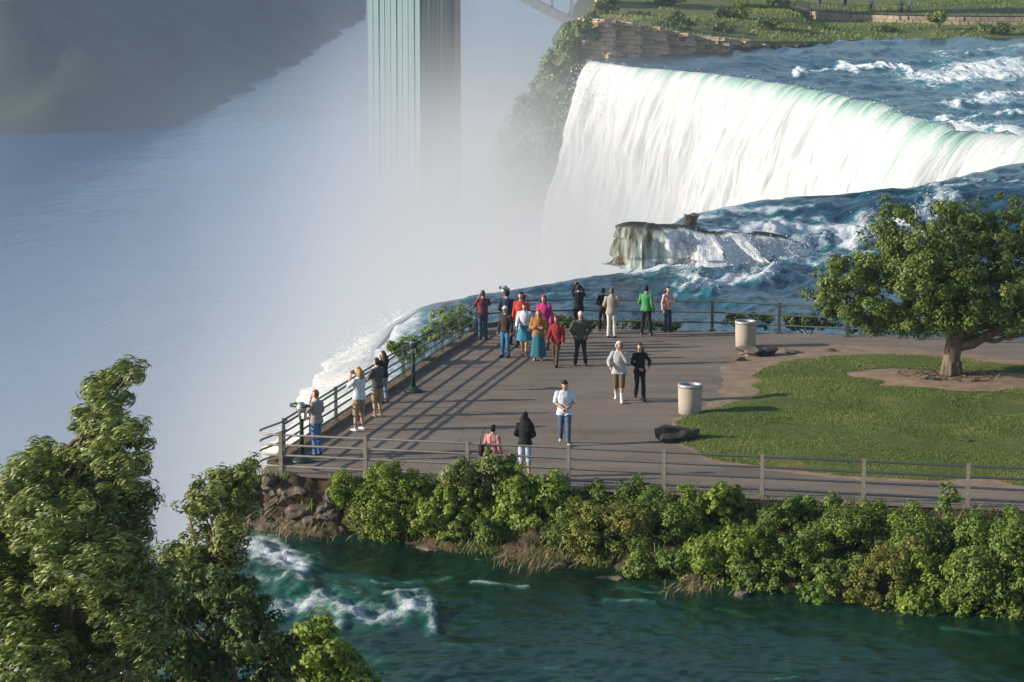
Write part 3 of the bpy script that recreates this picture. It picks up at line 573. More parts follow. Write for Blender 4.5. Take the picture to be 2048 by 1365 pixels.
# wooded gorge side past the falls
gd = np.concatenate([np.linspace(287, 480, 80), np.linspace(485, 1400, 60)]); gv = np.linspace(0, 1, 40)[:, None]
xt = np.interp(gd, [287, 330, 450, 560, 650, 900, 1400], [9.2, 9.5, 12, 26, 38, 44, 50])[None, :]
fw = np.interp(gd, [287, 330, 450, 650, 1400], [16, 24, 26, 24, 30])[None, :]
GXs = xt - fw * gv ** 0.85; gtop = lambda d: np.interp(d, [287, 300, 330, 400, 450, 560, 650, 1400], [2.2, .8, -5, -10.5, -12.5, -17, -19, -20])
GZs = gtop(gd)[None, :] - (gtop(gd)[None, :] + 52.4) * gv ** 1.25 + 1.2 * fbm(gd[None, :] * .06, gv * 5, o=3, seed=105)
me = mesh_np('gorge_side', np.stack([GXs, gd[None, :] + 0 * GXs, GZs], -1).reshape(-1, 3), grid_faces(40, len(gd))); struct(link('gorge_side', me, M['farbank']))
# opposite bank
sh = np.array([(-900, 790), (-260, 800), (-140, 808), (-104, 830), (-96, 1000), (-92, 1300), (-90, 1750), (-70, 2600), (-40, 4500)], float)
L = np.concatenate([[0], np.cumsum(np.hypot(*np.diff(sh, axis=0).T))]); ss = np.linspace(0, L[-1], 420); hx, hy = np.interp(ss, L, sh[:, 0]), np.interp(ss, L, sh[:, 1])
for _ in range(2): hx[1:-1] = (hx[:-2] + hx[1:-1] + hx[2:]) / 3; hy[1:-1] = (hy[:-2] + hy[1:-1] + hy[2:]) / 3
tx, ty = np.gradient(hx), np.gradient(hy); l = np.hypot(tx, ty); nx, ny = -ty / l, tx / l
vv = np.linspace(0, 1, 40)[:, None]; off = vv * 150
HZ = -52.6 + 62 * (1 - (1 - vv) ** 1.8) + (5 * fbm(ss[None, :] * .03, vv * 6, o=5, seed=110)) * sstep(0, .1, vv)
me = mesh_np('opposite_bank', np.stack([hx[None, :] + nx[None, :] * off + 5 * vn(ss * .05, 1.0, seed=111)[None, :], hy[None, :] + ny[None, :] * off, HZ], -1).reshape(-1, 3), grid_faces(40, 420)); struct(link('opposite_bank', me, M['farbank']))
# near bank under the foreground trees
nx_ = np.linspace(-7.9, 12, 60); ny_ = np.linspace(0, 54, 60); NX, NY = np.meshgrid(nx_, ny_)
NZ = -.6 + .3 * fbm(NX * .3, NY * .3, o=3, seed=115) - 2.2 * sstep(np.interp(NX, [-8, -2, 12], [51, 49, 40]), np.interp(NX, [-8, -2, 12], [54, 53, 46]), NY)
me = mesh_np('near_bank', np.stack([NX, NY, NZ], -1).reshape(-1, 3), grid_faces(60, 60)); struct(link('near_bank', me, M['soil']))

# ================================================================== VEGETATION
def rand_unit(n):
    v = RNG.normal(size=(n, 3)); return v / np.linalg.norm(v, axis=1)[:, None]
def leaf_mesh(name, C, N, size, asp=.55, wind=None, tint=None, droop=0.0):
    n = len(C); T = rand_unit(n)
    if wind is not None: T = T * .45 + np.asarray(wind, float)[None, :]
    T = T - droop * np.array([0, 0, 1.0]); T -= (T * N).sum(1)[:, None] * N; T /= np.linalg.norm(T, axis=1)[:, None] + 1e-9
    B = np.cross(N, T); s = np.asarray(size)[:, None] * np.ones((n, 1))
    base = C - T * s * .5; tip = C + T * s * .5 - N * s * .08; l = C + B * s * asp * .5 + N * s * .06 - T * s * .06; r = C - B * s * asp * .5 + N * s * .06 - T * s * .06
    V = np.stack([base, r, tip, l], 1).reshape(-1, 3)
    me = mesh_np(name, V, np.arange(4 * n).reshape(-1, 4))
    if tint is None: tint = RNG.random(n)
    attr(me, 'tint', np.repeat(np.clip(tint, 0, 1), 4)); return me
def crown_points(lobes, clump_r, n_clumps, per, shell=.72, up=.35, sub=0.5):
    """lobes: (centre, radii). clumps sit on and in the lobes, leaves on and in the clumps"""
    area = np.array([(r[0] * r[1] + r[1] * r[2] + r[0] * r[2]) for _, r in lobes]); cnt = np.maximum(3, (n_clumps * area / area.sum()).astype(int))
    C, N, TI = [], [], []
    for (c, r), k in zip(lobes, cnt):
        c = np.asarray(c, float); r = np.asarray(r, float)
        d = rand_unit(k); rad = np.where(RNG.random(k) < .14, RNG.uniform(1.05, 1.32, k), RNG.uniform(shell, 1.06, k)); P = c + d * r * rad[:, None]
        for p, dd in zip(P, d):
            cr = clump_r * RNG.uniform(.55, 1.25); m = max(4, int(per * RNG.uniform(.6, 1.3)))
            e = rand_unit(m); q = RNG.uniform(.35, 1.0, m) ** .6
            C.append(p + e * (cr * q)[:, None] * np.array([1, 1, .8])); n = e * .7 + dd * .45 + np.array([0, 0, up]) + .45 * rand_unit(m)
            N.append(n / np.linalg.norm(n, axis=1)[:, None]); TI.append(np.clip(RNG.normal(.45 + RNG.uniform(-.16, .16), .2, m), 0, 1))
    return np.concatenate(C), np.concatenate(N), np.concatenate(TI)
def curve(a, b, sag=(0, 0, 0), n=7):
    a, b, s_ = np.asarray(a, float), np.asarray(b, float), np.asarray(sag, float); t = np.linspace(0, 1, n)[:, None]
    return a + (b - a) * t + s_ * (4 * t * (1 - t))
def bush(name, label, cat, base, lobes, mat, leaf, clump, n_clumps, per, group=None, stems=4, asp=.6, wind=None, droop=0.0, up=.35, stemr=.02, shell=.7):
    base = np.asarray(base, float); root = empty(name, tuple(base)); tag(root, label, cat, group)
    C, N, TI = crown_points(lobes, clump, n_clumps, per, shell, up)
    sz = leaf * RNG.uniform(.65, 1.25, len(C))
    me = leaf_mesh('foliage', C - base, N, sz, asp, wind, TI, droop); link('foliage', me, mat, root, False)
    for i in range(stems):
        c, r = lobes[i % len(lobes)]; mb = MB(); tip = np.asarray(c, float) + rand_unit(1)[0] * np.asarray(r) * .4
        mb.tube(curve(base + np.array([random.uniform(-.1, .1), random.uniform(-.1, .1), -.05]), tip, rand_unit(1)[0] * .12), np.linspace(stemr, stemr * .4, 7), 6); mb.build('stem', M['twig'], root)
    return root
def lobe_img(px, py, rx, ry, Y, rd=None):
    k = ppm(Y); c = atd(px, py, Y); return (c, (rx / k, (rd if rd else (rx + ry) / 2) / k, ry / k))

# ---- the tree on the lawn
tb = at(1903, 752, 0.1); TY = tb[1]
root = empty('lawn_tree', tuple(tb)); tag(root, 'spreading green tree with leaning trunk on the lawn beside the path', 'tree')
tl = [(1795, 450, 42, 58, 0), (1775, 515, 85, 62, 12), (1690, 565, 70, 55, 0), (1655, 595, 36, 36, -10), (1735, 612, 95, 38, 0), (1860, 500, 95, 75, -30), (1850, 580, 115, 65, 40), (1925, 460, 65, 52, 25), (1965, 520, 95, 85, -50),
      (2045, 455, 80, 60, 20), (2050, 540, 95, 85, -30), (1940, 618, 95, 45, -60), (2040, 625, 90, 45, 20), (2140, 490, 95, 75, 0), (2190, 580, 85, 60, 20), (2120, 625, 70, 40, -20), (1830, 640, 75, 30, -30), (1770, 645, 50, 24, 20), (1870, 560, 100, 60, -70), (2000, 590, 90, 60, -70), (1890, 420, 36, 30, 0)]
lobes = [lobe_img(a, b, rx, ry, TY + o_ / 40.0, (rx + ry) * .62) for a, b, rx, ry, o_ in tl]
C, N, TI = crown_points([(c, np.array(r) * .96) for c, r in lobes], .31, 960, 84, .55, .3)
crown = link('crown', leaf_mesh('crown', C - tb, N, .118 * RNG.uniform(.6, 1.3, len(C)), .6, None, TI), M['leaf_tree'], root, False)
fork = atd(1912, 668, TY); mb = MB()
P = np.array([atd(1900, 762, TY), atd(1901, 735, TY), atd(1905, 705, TY), atd(1910, 682, TY), fork, atd(1905, 620, TY), atd(1895, 560, TY)]); mb.tube(P, [.35, .275, .26, .28, .22, .16, .08], 14)
for a in range(7):
    t = a * 2 * math.pi / 7; mb.tube([tb + np.array([math.cos(t) * .2, math.sin(t) * .2, .45]), tb + np.array([math.cos(t) * .3, math.sin(t) * .3, .1]), tb + np.array([math.cos(t) * .42, math.sin(t) * .4, -.06])], [.10, .07, .03], 7)
mb.build('trunk', M['bark'], root)
for c, r in lobes[:16]:
    mb = MB(); st = fork + np.array([.05 * random.uniform(-1, 1), 0, random.uniform(-.3, .5)])
    P = curve(st, np.asarray(c) + np.array([0, 0, -.1]), (0, 0, -.25), 9); P[1:-1] += RNG.normal(0, .05, (7, 3)); mb.tube(P, np.linspace(.10, .02, 9), 7); mb.build('limb', M['bark'], root)
mb = MB(); mb.tube([atd(1908, 695, TY), atd(1945, 688, TY - .2), atd(1985, 665, TY - .3), atd(2040, 640, TY - .3), atd(2100, 610, TY)], [.17, .16, .14, .11, .06], 9); mb.build('limb', M['bark'], root)
# chips and stones round the foot of the tree
nn = 260; ca = RNG.uniform(0, 2 * math.pi, nn); cr = RNG.uniform(.4, 1.7, nn) ** 1.0
C = np.stack([tb[0] + np.cos(ca) * cr, tb[1] + np.sin(ca) * cr * .8, .165 + 0 * ca], 1); N = rand_unit(nn) * .4 + np.array([0, 0, 1]); N /= np.linalg.norm(N, axis=1)[:, None]
o = link('leaf_litter', leaf_mesh('leaf_litter', C, N, RNG.uniform(.08, .2, nn), .7), M['leaf_dry'], None, False); tag(o, 'dry leaf litter and chips round the lawn tree', 'litter', kind='stuff')

# ---- wind-blown tree in the left foreground
WY = 42.0; wb = np.array([-7.4, 41.0, -.9])
root = empty('windblown_tree', tuple(wb)); tag(root, 'tall narrow-leaved tree bent by the wind, standing before the misty gorge', 'tree')
wl_ = [(262, 742, 24, 20, 0), (228, 752, 30, 22, 4), (196, 785, 34, 30, 0), (185, 835, 38, 36, 4), (215, 855, 45, 34, -6), (262, 868, 38, 20, -10), (200, 900, 62, 42, 0), (250, 930, 45, 34, -8), (95, 915, 55, 34, 6), (60, 955, 65, 48, -4), (140, 950, 70, 52, 8), (210, 985, 75, 52, 0),
       (20, 1010, 60, 55, 2), (110, 1030, 95, 72, -8), (225, 1050, 70, 62, 10), (255, 1110, 45, 45, -8), (60, 1110, 95, 85, 12), (170, 1130, 95, 80, -12), (20, 1200, 85, 90, 0), (130, 1230, 110, 90, 10), (240, 1200, 70, 75, -4), (60, 1320, 110, 80, -8), (190, 1330, 100, 80, 6), (290, 1180, 55, 60, 4), (280, 1270, 60, 70, -4), (290, 1010, 28, 22, 0), (285, 1060, 26, 24, 3), (250, 790, 14, 12, 0), (285, 885, 18, 12, 0), (-60, 1080, 80, 90, 0), (-70, 1250, 90, 110, 0)]
lobes = [lobe_img(a, b, rx, ry, WY + o_ / 10.0, (rx + ry) * .75) for a, b, rx, ry, o_ in wl_]
C, N, TI = crown_points(lobes, .17, 2300, 40, .45, .25)
wind = (1.0, 0.1, .38)
link('crown', leaf_mesh('crown', C - wb, N, .135 * RNG.uniform(.6, 1.35, len(C)), .24, wind, TI), M['leaf_willow'], root, False)
mb = MB(); mb.tube([wb + np.array([0, 0, -.4]), atd(120, 1500, WY), atd(130, 1250, WY), atd(140, 1050, WY), atd(175, 900, WY), atd(200, 790, WY), atd(255, 745, WY)], [.22, .19, .14, .1, .06, .035, .012], 9); mb.build('trunk', M['bark'], root)
for c, r in lobes[::1]:
    mb = MB(); py0 = min(1450, (c[2] - 14.7) * -F / WY - 190 + 160); P = curve(atd(130, py0, WY), c, (0, 0, -.12), 8); P[1:-1] += RNG.normal(0, .03, (6, 3)); mb.tube(P, np.linspace(.045, .01, 8), 6); mb.build('limb', M['bark'], root)
def fg_tree(name, label, base, lob, Y, mat, leaf, clump, ncl, per, asp, wind=None, r0=.1, sag_=.2):
    base = np.asarray(base, float); root = empty(name, tuple(base)); tag(root, label, 'tree')
    lobes = [lobe_img(a, b, rx, ry, Y + o_ / 10.0, (rx + ry) * .75) for a, b, rx, ry, o_ in lob]
    C, N, TI = crown_points(lobes, clump, ncl, per, .5, .3)
    link('crown', leaf_mesh('crown', C - base, N, leaf * RNG.uniform(.6, 1.25, len(C)), asp, wind, TI), mat, root, False)
    top = np.asarray(lobes[0][0]); mb = MB(); mb.tube(curve(base + np.array([0, 0, -.3]), top, (sag_, 0, 0), 9), np.linspace(r0, .02, 9), 8); mb.build('trunk', M['bark'], root)
    for c, r in lobes[1:]:
        mb = MB(); t = random.uniform(.35, .7); P = curve(base + (top - base) * t, c, (0, 0, -.1), 7); mb.tube(P, np.linspace(.04, .01, 7), 6); mb.build('limb', M['bark'], root)
    return root
fg_tree('broadleaf_tree', 'leaning leafy tree between the wind-bent tree and the railing corner', (-6.6, 53.0, -1.4), [(492, 955, 22, 34, 0), (455, 968, 36, 28, 2), (412, 990, 34, 20, -4), (376, 1016, 22, 10, 0), (478, 1005, 34, 34, 0), (425, 1035, 40, 34, 6), (460, 1060, 34, 30, -4), (400, 1085, 36, 30, 0), (425, 1120, 36, 30, 4), (365, 1135, 42, 28, -4), (320, 1160, 45, 24, 0), (400, 1160, 40, 32, 0), (500, 925, 10, 18, 3), (440, 945, 16, 10, 0), (395, 970, 14, 8, 2), (452, 1095, 28, 30, 0), (440, 1140, 32, 36, -3), (345, 1108, 28, 22, 2), (470, 1125, 18, 26, 0)],
        53.0, M['leaf_olive'], .11, .18, 340, 46, .5, (.5, 0, .1), .09, -.45)
fg_tree('dark_tree', 'dark leafy tree low over the channel below the wind-bent tree', (-4.6, 46.0, -1.0), [(420, 1170, 60, 45, 0), (330, 1170, 50, 34, 4), (555, 1350, 50, 45, 5), (480, 1185, 40, 34, 0), (515, 1235, 40, 42, 3), (560, 1300, 34, 36, 0), (250, 1330, 70, 70, 3), (350, 1200, 70, 50, 4), (470, 1210, 50, 55, -4), (300, 1250, 80, 60, 0), (400, 1280, 90, 65, 5), (500, 1275, 55, 60, -5), (330, 1340, 95, 60, 0), (460, 1350, 85, 60, 3), (540, 1330, 40, 55, 0)],
        46.0, M['leaf_dark'], .12, .2, 330, 55, .5, None, .12)  # leaf colour set darker than on the neighbouring trees
fg_tree('young_tree', 'bright yellow-green young tree at the edge of the channel', (-3.4, 51.0, -1.2), [(640, 1262, 38, 28, 0), (600, 1295, 45, 36, 3), (670, 1300, 42, 34, -3), (630, 1330, 62, 42, 0), (580, 1350, 55, 40, 4), (700, 1345, 38, 34, -2), (730, 1365, 32, 22, 0), (650, 1400, 110, 50, 0)],
        51.0, M['leaf_bright'], .125, .19, 240, 44, .6, None, .07)

# ---- shrubs on the bank in front of the paving
SH = [('small round bright shrub at the rail post near the rocky bank', 705, 962, 1010, 38, 'leaf_bright', .10, 'b'), ('thin shrub with reddish stems spilling over the rocky bank', 800, 942, 1092, 68, 'leaf_shrub', .10, 'b'),
      ('largest bright green shrub hanging from the rail down to the water', 915, 985, 1122, 75, 'leaf_bright', .12, 'b'), ('rounded shrub rising above the rail in front of the woman in pink', 960, 925, 1005, 70, 'leaf_shrub', .11, 'b'),
      ('loose pale-leaved shrub below the woman in black', 1070, 958, 1110, 68, 'leaf_bright', .13, 'b'), ('low dark shrub filling the gap under the rail post', 1175, 990, 1075, 55, 'leaf_dark', .10, 'b'),
      ('wide yellow-green shrub leaning to the water past the dry grass', 1225, 1012, 1155, 85, 'leaf_shrub', .11, 'b'), ('dense mid-green shrub under the second rail bay', 1325, 1002, 1125, 78, 'leaf_shrub', .10, 'b'),
      ('spindly upright shrub poking above the paving edge', 1425, 982, 1095, 66, 'leaf_shrub', .10, 'b'), ('pale shrub low over the water with yellow tips', 1475, 1065, 1205, 88, 'leaf_bright', .10, 'b'),
      ('dark green shrub tucked under the straight rail', 1560, 1018, 1150, 80, 'leaf_dark', .10, 'b'), ('drooping shrub with yellowing leaves at the waterline', 1595, 1092, 1228, 82, 'leaf_shrub', .10, 'b'),
      ('grassy green shrub level with the paving edge', 1690, 1030, 1140, 92, 'leaf_shrub', .09, 'b'), ('broad glossy shrub bulging towards the dark water', 1785, 1095, 1245, 110, 'leaf_shrub', .10, 'b'),
      ('low green shrub below the sapling at the rail', 1890, 1045, 1165, 92, 'leaf_shrub', .10, 'b'), ('large tangled shrub with bare twigs over the water', 1935, 1120, 1275, 115, 'leaf_shrub', .11, 'b'),
      ('tall shrub where the bank turns towards the bridge side', 2050, 1055, 1262, 110, 'leaf_shrub', .10, 'b'), ('leafy shrub beyond the tangled shrub at the deep bank', 2150, 1080, 1290, 100, 'leaf_dark', .10, 'b'),
      ('dark shrub between the pale-leaved shrub and the dry grass', 1150, 1050, 1135, 60, 'leaf_dark', .10, 'b'), ('small shrub low at the water under the dense mid-green shrub', 1335, 1105, 1190, 66, 'leaf_shrub', .10, 'b'), ('dark gap shrub between the pale and the drooping shrub', 1530, 1120, 1205, 60, 'leaf_dark', .10, 'b'), ('low shrub at the water under the grassy shrub', 1690, 1130, 1232, 74, 'leaf_shrub', .10, 'b'),
      ('shrub squeezed between the broad glossy and the tangled shrub', 1860, 1150, 1262, 70, 'leaf_dark', .10, 'b'), ('thin ragged shrub next to the dry grass at the water', 1000, 1060, 1118, 40, 'leaf_dark', .09, 'b'), ('slender green shrub over the rocks beside the reddish stems', 745, 1000, 1085, 40, 'leaf_shrub', .09, 'b'), ('narrow shrub under the front rail between two dark ones', 1275, 985, 1050, 60, 'leaf_shrub', .09, 'b'), ('low leafy shrub at the paving edge before the grassy one', 1620, 1005, 1070, 60, 'leaf_shrub', .09, 'b'), ('grass-green shrub level with the sapling', 1790, 1030, 1110, 70, 'leaf_bright', .09, 'b'), ('light green shrub at the paving edge past the sapling', 1985, 1040, 1130, 70, 'leaf_shrub', .09, 'b')]
for si_, (lab, px, t_, b_, hw, mt, leaf, kd_) in enumerate(SH):
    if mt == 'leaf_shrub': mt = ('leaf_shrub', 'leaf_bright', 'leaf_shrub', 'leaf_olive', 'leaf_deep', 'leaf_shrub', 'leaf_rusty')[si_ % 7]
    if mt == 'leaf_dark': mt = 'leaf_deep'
    X0 = (px - CX) / ppm(66.0); yf = float(front_y(X0)); yw = float(min(water_edge(X0), yf - .6))
    fr = np.clip(((t_ + b_) / 2 - 1000) / 220, 0.12, .8); Y = yf + (yw - yf) * fr - .25
    k = ppm(Y); h = (b_ - t_) / 2; lob = [lobe_img(px, (t_ + b_) / 2, hw * .92, h * .95, Y, min(hw, h) * .9)]
    for j in range(9):
        a = random.uniform(0, 6.28); lob.append(lobe_img(px + math.cos(a) * hw * .8, (t_ + b_) / 2 + math.sin(a) * h * .72, hw * random.uniform(.32, .55), h * random.uniform(.3, .5), Y + random.uniform(-.5, .25), hw * .4))
    for j in range(4): lob.append(lobe_img(px + random.uniform(-.9, .9) * hw, t_ + random.uniform(-12, 14), random.uniform(8, 16), random.uniform(12, 24), Y + random.uniform(-.3, .3), 12))
    base = np.array([lob[0][0][0], Y + .2, max(-1.6, atd(px, b_, Y)[2])])
    size = (hw * h) / (80 * 80)
    bush('bank_shrub', lab, 'shrub', base, lob, M[mt], leaf * random.uniform(.7, 1.1), .16 * random.uniform(.75, 1.3), int(170 + 420 * size), 44, 'shrubs on the river bank', 7, random.uniform(.42, .7))
sx = at(1897, 1030, 0); bush('sapling', 'single small sapling growing through the front railing', 'sapling', (sx[0], sx[1] - .1, -.05), [lobe_img(1897, 990, 22, 20, sx[1] - .1), lobe_img(1890, 1015, 16, 16, sx[1] - .1)], M['leaf_shrub'], .1, .13, 24, 24, None, 2)
ux = at(1447, 1010, -.3); bush('sprig', 'tall pale leafy sprig standing above the bank shrubs', 'sprig', (ux[0], ux[1] - .2, -.6), [lobe_img(1447, 995, 16, 20, ux[1] - .2), lobe_img(1455, 1015, 20, 14, ux[1] - .2)], M['leaf_bright'], .1, .12, 18, 22, None, 2)
# shrubs behind the left and back railings
for lab, px, py, rx, ry, Y, mt in [('bright yellow-green shrub outside the left railing near the far corner', 900, 642, 46, 32, 94.5, 'leaf_bright'), ('small yellow-green shrub beside the green coin viewer outside the railing', 815, 698, 34, 22, 88.0, 'leaf_bright'),
                                   ('low green shrub outside the left railing between two brighter ones', 868, 668, 26, 18, 91.0, 'leaf_shrub'), ('dark low shrub behind the back railing under the tree', 1620, 642, 62, 17, 95.6, 'leaf_dark'),
                                   ('tufted low shrub behind the back railing near the waste bin', 1500, 642, 48, 15, 95.6, 'leaf_dark'), ('low green shrub behind the man in green at the rail', 1300, 652, 60, 11, 96.2, 'leaf_dark'),
                                   ('low green shrub behind the man in white trousers', 1180, 652, 60, 10, 96.4, 'leaf_dark'), ('yellow-green tuft behind the people in black at the rail', 1120, 645, 36, 12, 96.6, 'leaf_shrub'), ('low dark shrub behind the lawn tree at the back railing', 1760, 652, 80, 14, 95.4, 'leaf_dark'), ('dark shrub behind the tree trunk at the back railing', 1930, 660, 90, 16, 95.0, 'leaf_dark')]:
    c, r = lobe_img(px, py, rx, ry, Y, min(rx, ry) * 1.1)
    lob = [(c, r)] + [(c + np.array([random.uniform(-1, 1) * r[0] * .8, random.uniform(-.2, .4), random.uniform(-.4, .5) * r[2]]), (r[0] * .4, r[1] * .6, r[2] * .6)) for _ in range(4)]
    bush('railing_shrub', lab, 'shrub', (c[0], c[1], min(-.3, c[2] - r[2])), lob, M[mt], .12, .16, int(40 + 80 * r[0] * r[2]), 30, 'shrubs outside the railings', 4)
# grass tufts on the rocky bank and dry grass by the water
nn = 9000; gxs = RNG.uniform(-7.2, 16, nn); fy = front_y(gxs); wy = np.minimum(water_edge(gxs), fy - .4); tv = RNG.uniform(.02, .98, nn) ** 1.5; gys = fy + (wy - fy) * tv - .05; gzs = -.02 - 1.75 * tv ** .9
keep = fbm(gxs * .9, gys * .9, o=2, seed=130) > -.15; C = np.stack([gxs, gys, gzs + .12], 1)[keep]; n2 = len(C); N = rand_unit(n2) + np.array([-.3, -.9, .2]); N /= np.linalg.norm(N, axis=1)[:, None]
o = link('bank_grass', leaf_mesh('bank_grass', C, N, RNG.uniform(.2, .5, n2), .09, (0, 0, 1.3), np.clip(RNG.normal(.62, .25, n2), 0, 1)), M['grassblade'], None, False); tag(o, 'grass tufts growing on the rocky river bank', 'grass', kind='stuff')
C = []
for px, py, wpx, hpx, n2 in [(1060, 1120, 70, 22, 420), (590, 1065, 90, 16, 260), (1380, 1180, 60, 16, 160), (540, 1020, 40, 14, 120), (1180, 1010, 120, 12, 200)]:
    for _ in range(n2):
        q = at(px + random.gauss(0, wpx * .5), py + random.gauss(0, hpx * .5), -.9); C.append(q + np.array([0, -.15, .1]))
C = np.array(C); n2 = len(C); N = rand_unit(n2) + np.array([-.2, -.8, .3]); N /= np.linalg.norm(N, axis=1)[:, None]
o = link('dry_grass', leaf_mesh('dry_grass', C, N, RNG.uniform(.2, .42, n2), .07, (.2, -.3, 1.0)), M['leaf_dry'], None, False); tag(o, 'dry brown grass hanging over the water edge', 'grass', kind='stuff')
# lawn blades
nn = 120000; lo, hi = lawnO.min(0), np.minimum(lawnO.max(0), [17.5, 999]); P = RNG.uniform(lo, hi, (nn, 2)); P = P[inside(P, lawnO)]; P = P[~inside(P, bedO)]
bare = fbm(P[:, 0] * .55, P[:, 1] * .4, o=4, seed=140); P = P[bare < .55]; n2 = len(P)
Pe = RNG.uniform(dirtO.min(0), np.minimum(dirtO.max(0), [17.5, 999]), (26000, 2)); Pe = Pe[inside(Pe, dirtO) & ~inside(Pe, lawnO)]; ed_ = edge_dist(Pe, lawnO); Pe = Pe[(RNG.random(len(Pe)) < np.exp(-ed_ / .22) * 1.2) & (fbm(Pe[:, 0] * 2, Pe[:, 1] * 1.5, o=3, seed=143) > -.1)]
zz = np.concatenate([.018 + .07 * sstep(0, .8, edge_dist(P[:, :2], lawnO)) + .015, .05 + 0 * Pe[:, 0]]); P = np.concatenate([P, Pe]); n2 = len(P)
N = rand_unit(n2) * .6 + np.array([-.5, -.7, .25]); N /= np.linalg.norm(N, axis=1)[:, None]
o = link('lawn_grass', leaf_mesh('lawn_grass', np.column_stack([P, zz]), N, RNG.uniform(.035, .085, n2), .24, (0, 0, 1.1), np.clip(.5 + .35 * fbm(P[:, 0] * .7, P[:, 1] * .5, o=3, seed=141) + RNG.normal(0, .15, n2), 0, 1)), M['grassblade'], None, False); tag(o, 'short green grass of the lawn', 'grass', kind='stuff')

# ---- trees on the gorge side and bushes of the far shore
def far_tree(name, label, base, lobes, mat, leaf, clump, ncl, per, group, r0=.18):
    base = np.asarray(base, float); root = empty(name, tuple(base)); tag(root, label, 'tree' if name.endswith('tree') else 'shrub', group)
    C, N, TI = crown_points(lobes, clump, ncl, per, .55, .4)
    link('crown', leaf_mesh('crown', C - base, N, leaf * RNG.uniform(.6, 1.3, len(C)), .7, None, TI), mat, root, False)
    top = np.asarray(lobes[0][0]); mb = MB(); mb.tube(curve(base + np.array([0, 0, -.5]), top, (.1, 0, 0), 6), np.linspace(r0, .05, 6), 7); mb.build('trunk', M['bark'], root)
    return root
nm = ['dark green tree on the wooded gorge side below the bridge end', 'mid-green tree on the gorge side beside the falls']
for i in range(64):
    d_ = 288 + 170 * (i / 64.0) ** 1.5 + random.uniform(-2, 2); v_ = random.uniform(.02, .62) if i > 20 else random.uniform(.02, .5)
    x_t = np.interp(d_, [287, 330, 450, 560, 650], [9.2, 9.5, 12, 26, 38]); f_w = np.interp(d_, [287, 330, 450, 650], [16, 24, 26, 24])
    g_t = float(gtop(d_)); sp_ = np.array([x_t - f_w * v_ ** .85, d_, g_t - (g_t + 52.4) * v_ ** 1.25]); rr = random.uniform(1.7, 2.9) if d_ > 300 else random.uniform(1.3, 2.0)
    c = sp_ + np.array([-.8, -.6, rr * .55]); r = np.array([rr, rr, rr * 1.1]); lob = [(c, r * .8)] + [(c + rand_unit(1)[0] * r * .65, r * random.uniform(.35, .55)) for _ in range(6)]
    kd_ = 1 if (i % 3 == 0 or d_ < 305) else 0
    far_tree('gorge_tree', nm[kd_], sp_, lob, M['leaf_dark' if kd_ == 0 else 'leaf_far'], .40, .5, 85, 22, 'trees on the gorge side')
for i, (px, py, rx, ry, Y) in enumerate([(1150, 195, 16, 26, 285.5), (1136, 225, 22, 28, 284.5), (1122, 255, 24, 30, 284), (1108, 285, 24, 30, 283.5), (1098, 320, 22, 32, 283), (1085, 355, 22, 32, 283), (1118, 210, 26, 28, 287), (1100, 250, 28, 30, 288), (1080, 300, 28, 32, 287), (1060, 340, 30, 32, 288)]):
    c, r = lobe_img(px, py, rx, ry, Y, rx); r = np.array(r); lob = [(c, r * .8)] + [(c + rand_unit(1)[0] * r * .6, r * random.uniform(.4, .6)) for _ in range(5)]
    far_tree('cliff_shrub', 'leafy shrub clinging to the cliff at the edge of the falls', c + np.array([.5, .6, -r[2]]), lob, M['leaf_far' if i % 3 else 'leaf_dark'], .34, .42, 60, 22, 'shrubs on the cliff beside the falls', .08)
FS = [(1355, 52, 40, 26, 305, 'leaf_dark', 'dark bush on the tan cliff above the falls'), (1350, 88, 13, 26, 297, 'leaf_dark', 'narrow dark evergreen shrub at the cliff edge by the water'), (1440, 30, 26, 26, 322, 'leaf_far', 'tall light green bush on the far slope'), (1482, 26, 24, 24, 322, 'leaf_bright', 'yellow-green bush beside the tall light green bush on the far slope'), (1440, 60, 36, 18, 309, 'leaf_far', 'rounded green bush below the far slope'),
      (1215, 15, 30, 22, 318, 'leaf_dark', 'dark shrub on the cliff top next to the bridge end'), (1290, 80, 24, 10, 297, 'leaf_shrub', 'low shrub along the cliff edge'), (1875, 38, 22, 18, 325, 'leaf_bright', 'bright bush growing against the stone retaining wall'), (1540, 45, 30, 10, 315, 'leaf_far', 'low green thicket on the far slope under the wall'), (1270, 30, 30, 12, 320, 'leaf_dry', 'brownish scrub on the far slope above the cliff'),
      (1640, 58, 34, 9, 320, 'leaf_far', 'low shrubs on the grassy strip below the stone wall'), (1760, 58, 34, 9, 322, 'leaf_far', 'spreading low bush below the walkway people'), (1990, 55, 40, 10, 322, 'leaf_far', 'long low bush on the grassy strip by the far water'), (1330, 5, 40, 18, 345, 'leaf_far', 'green bush high on the far slope'), (1560, 5, 34, 18, 352, 'leaf_far', 'green bush where the stone wall begins'), (1900, 2, 50, 14, 370, 'leaf_dark', 'dark hedge bush behind the walkway'), (1750, 0, 50, 12, 370, 'leaf_far', 'green hedge bush behind the far railing'), (2020, 2, 50, 12, 370, 'leaf_bright', 'yellow-green hedge bush behind the far walkway')]
for px, py, rx, ry, Y, mt, lab in FS:
    c, r = lobe_img(px, py, rx, ry, Y, rx * .8); lob = [(c, np.array(r) * .8)] + [(c + rand_unit(1)[0] * np.array(r) * .6, np.array(r) * random.uniform(.35, .6)) for _ in range(6)]
    far_tree('far_bush', lab, c - np.array([0, 0, r[2]]), lob, M[mt], .3, .34, int(24 + 18 * r[0] * r[2]), 20, 'bushes on the far shore', .08)
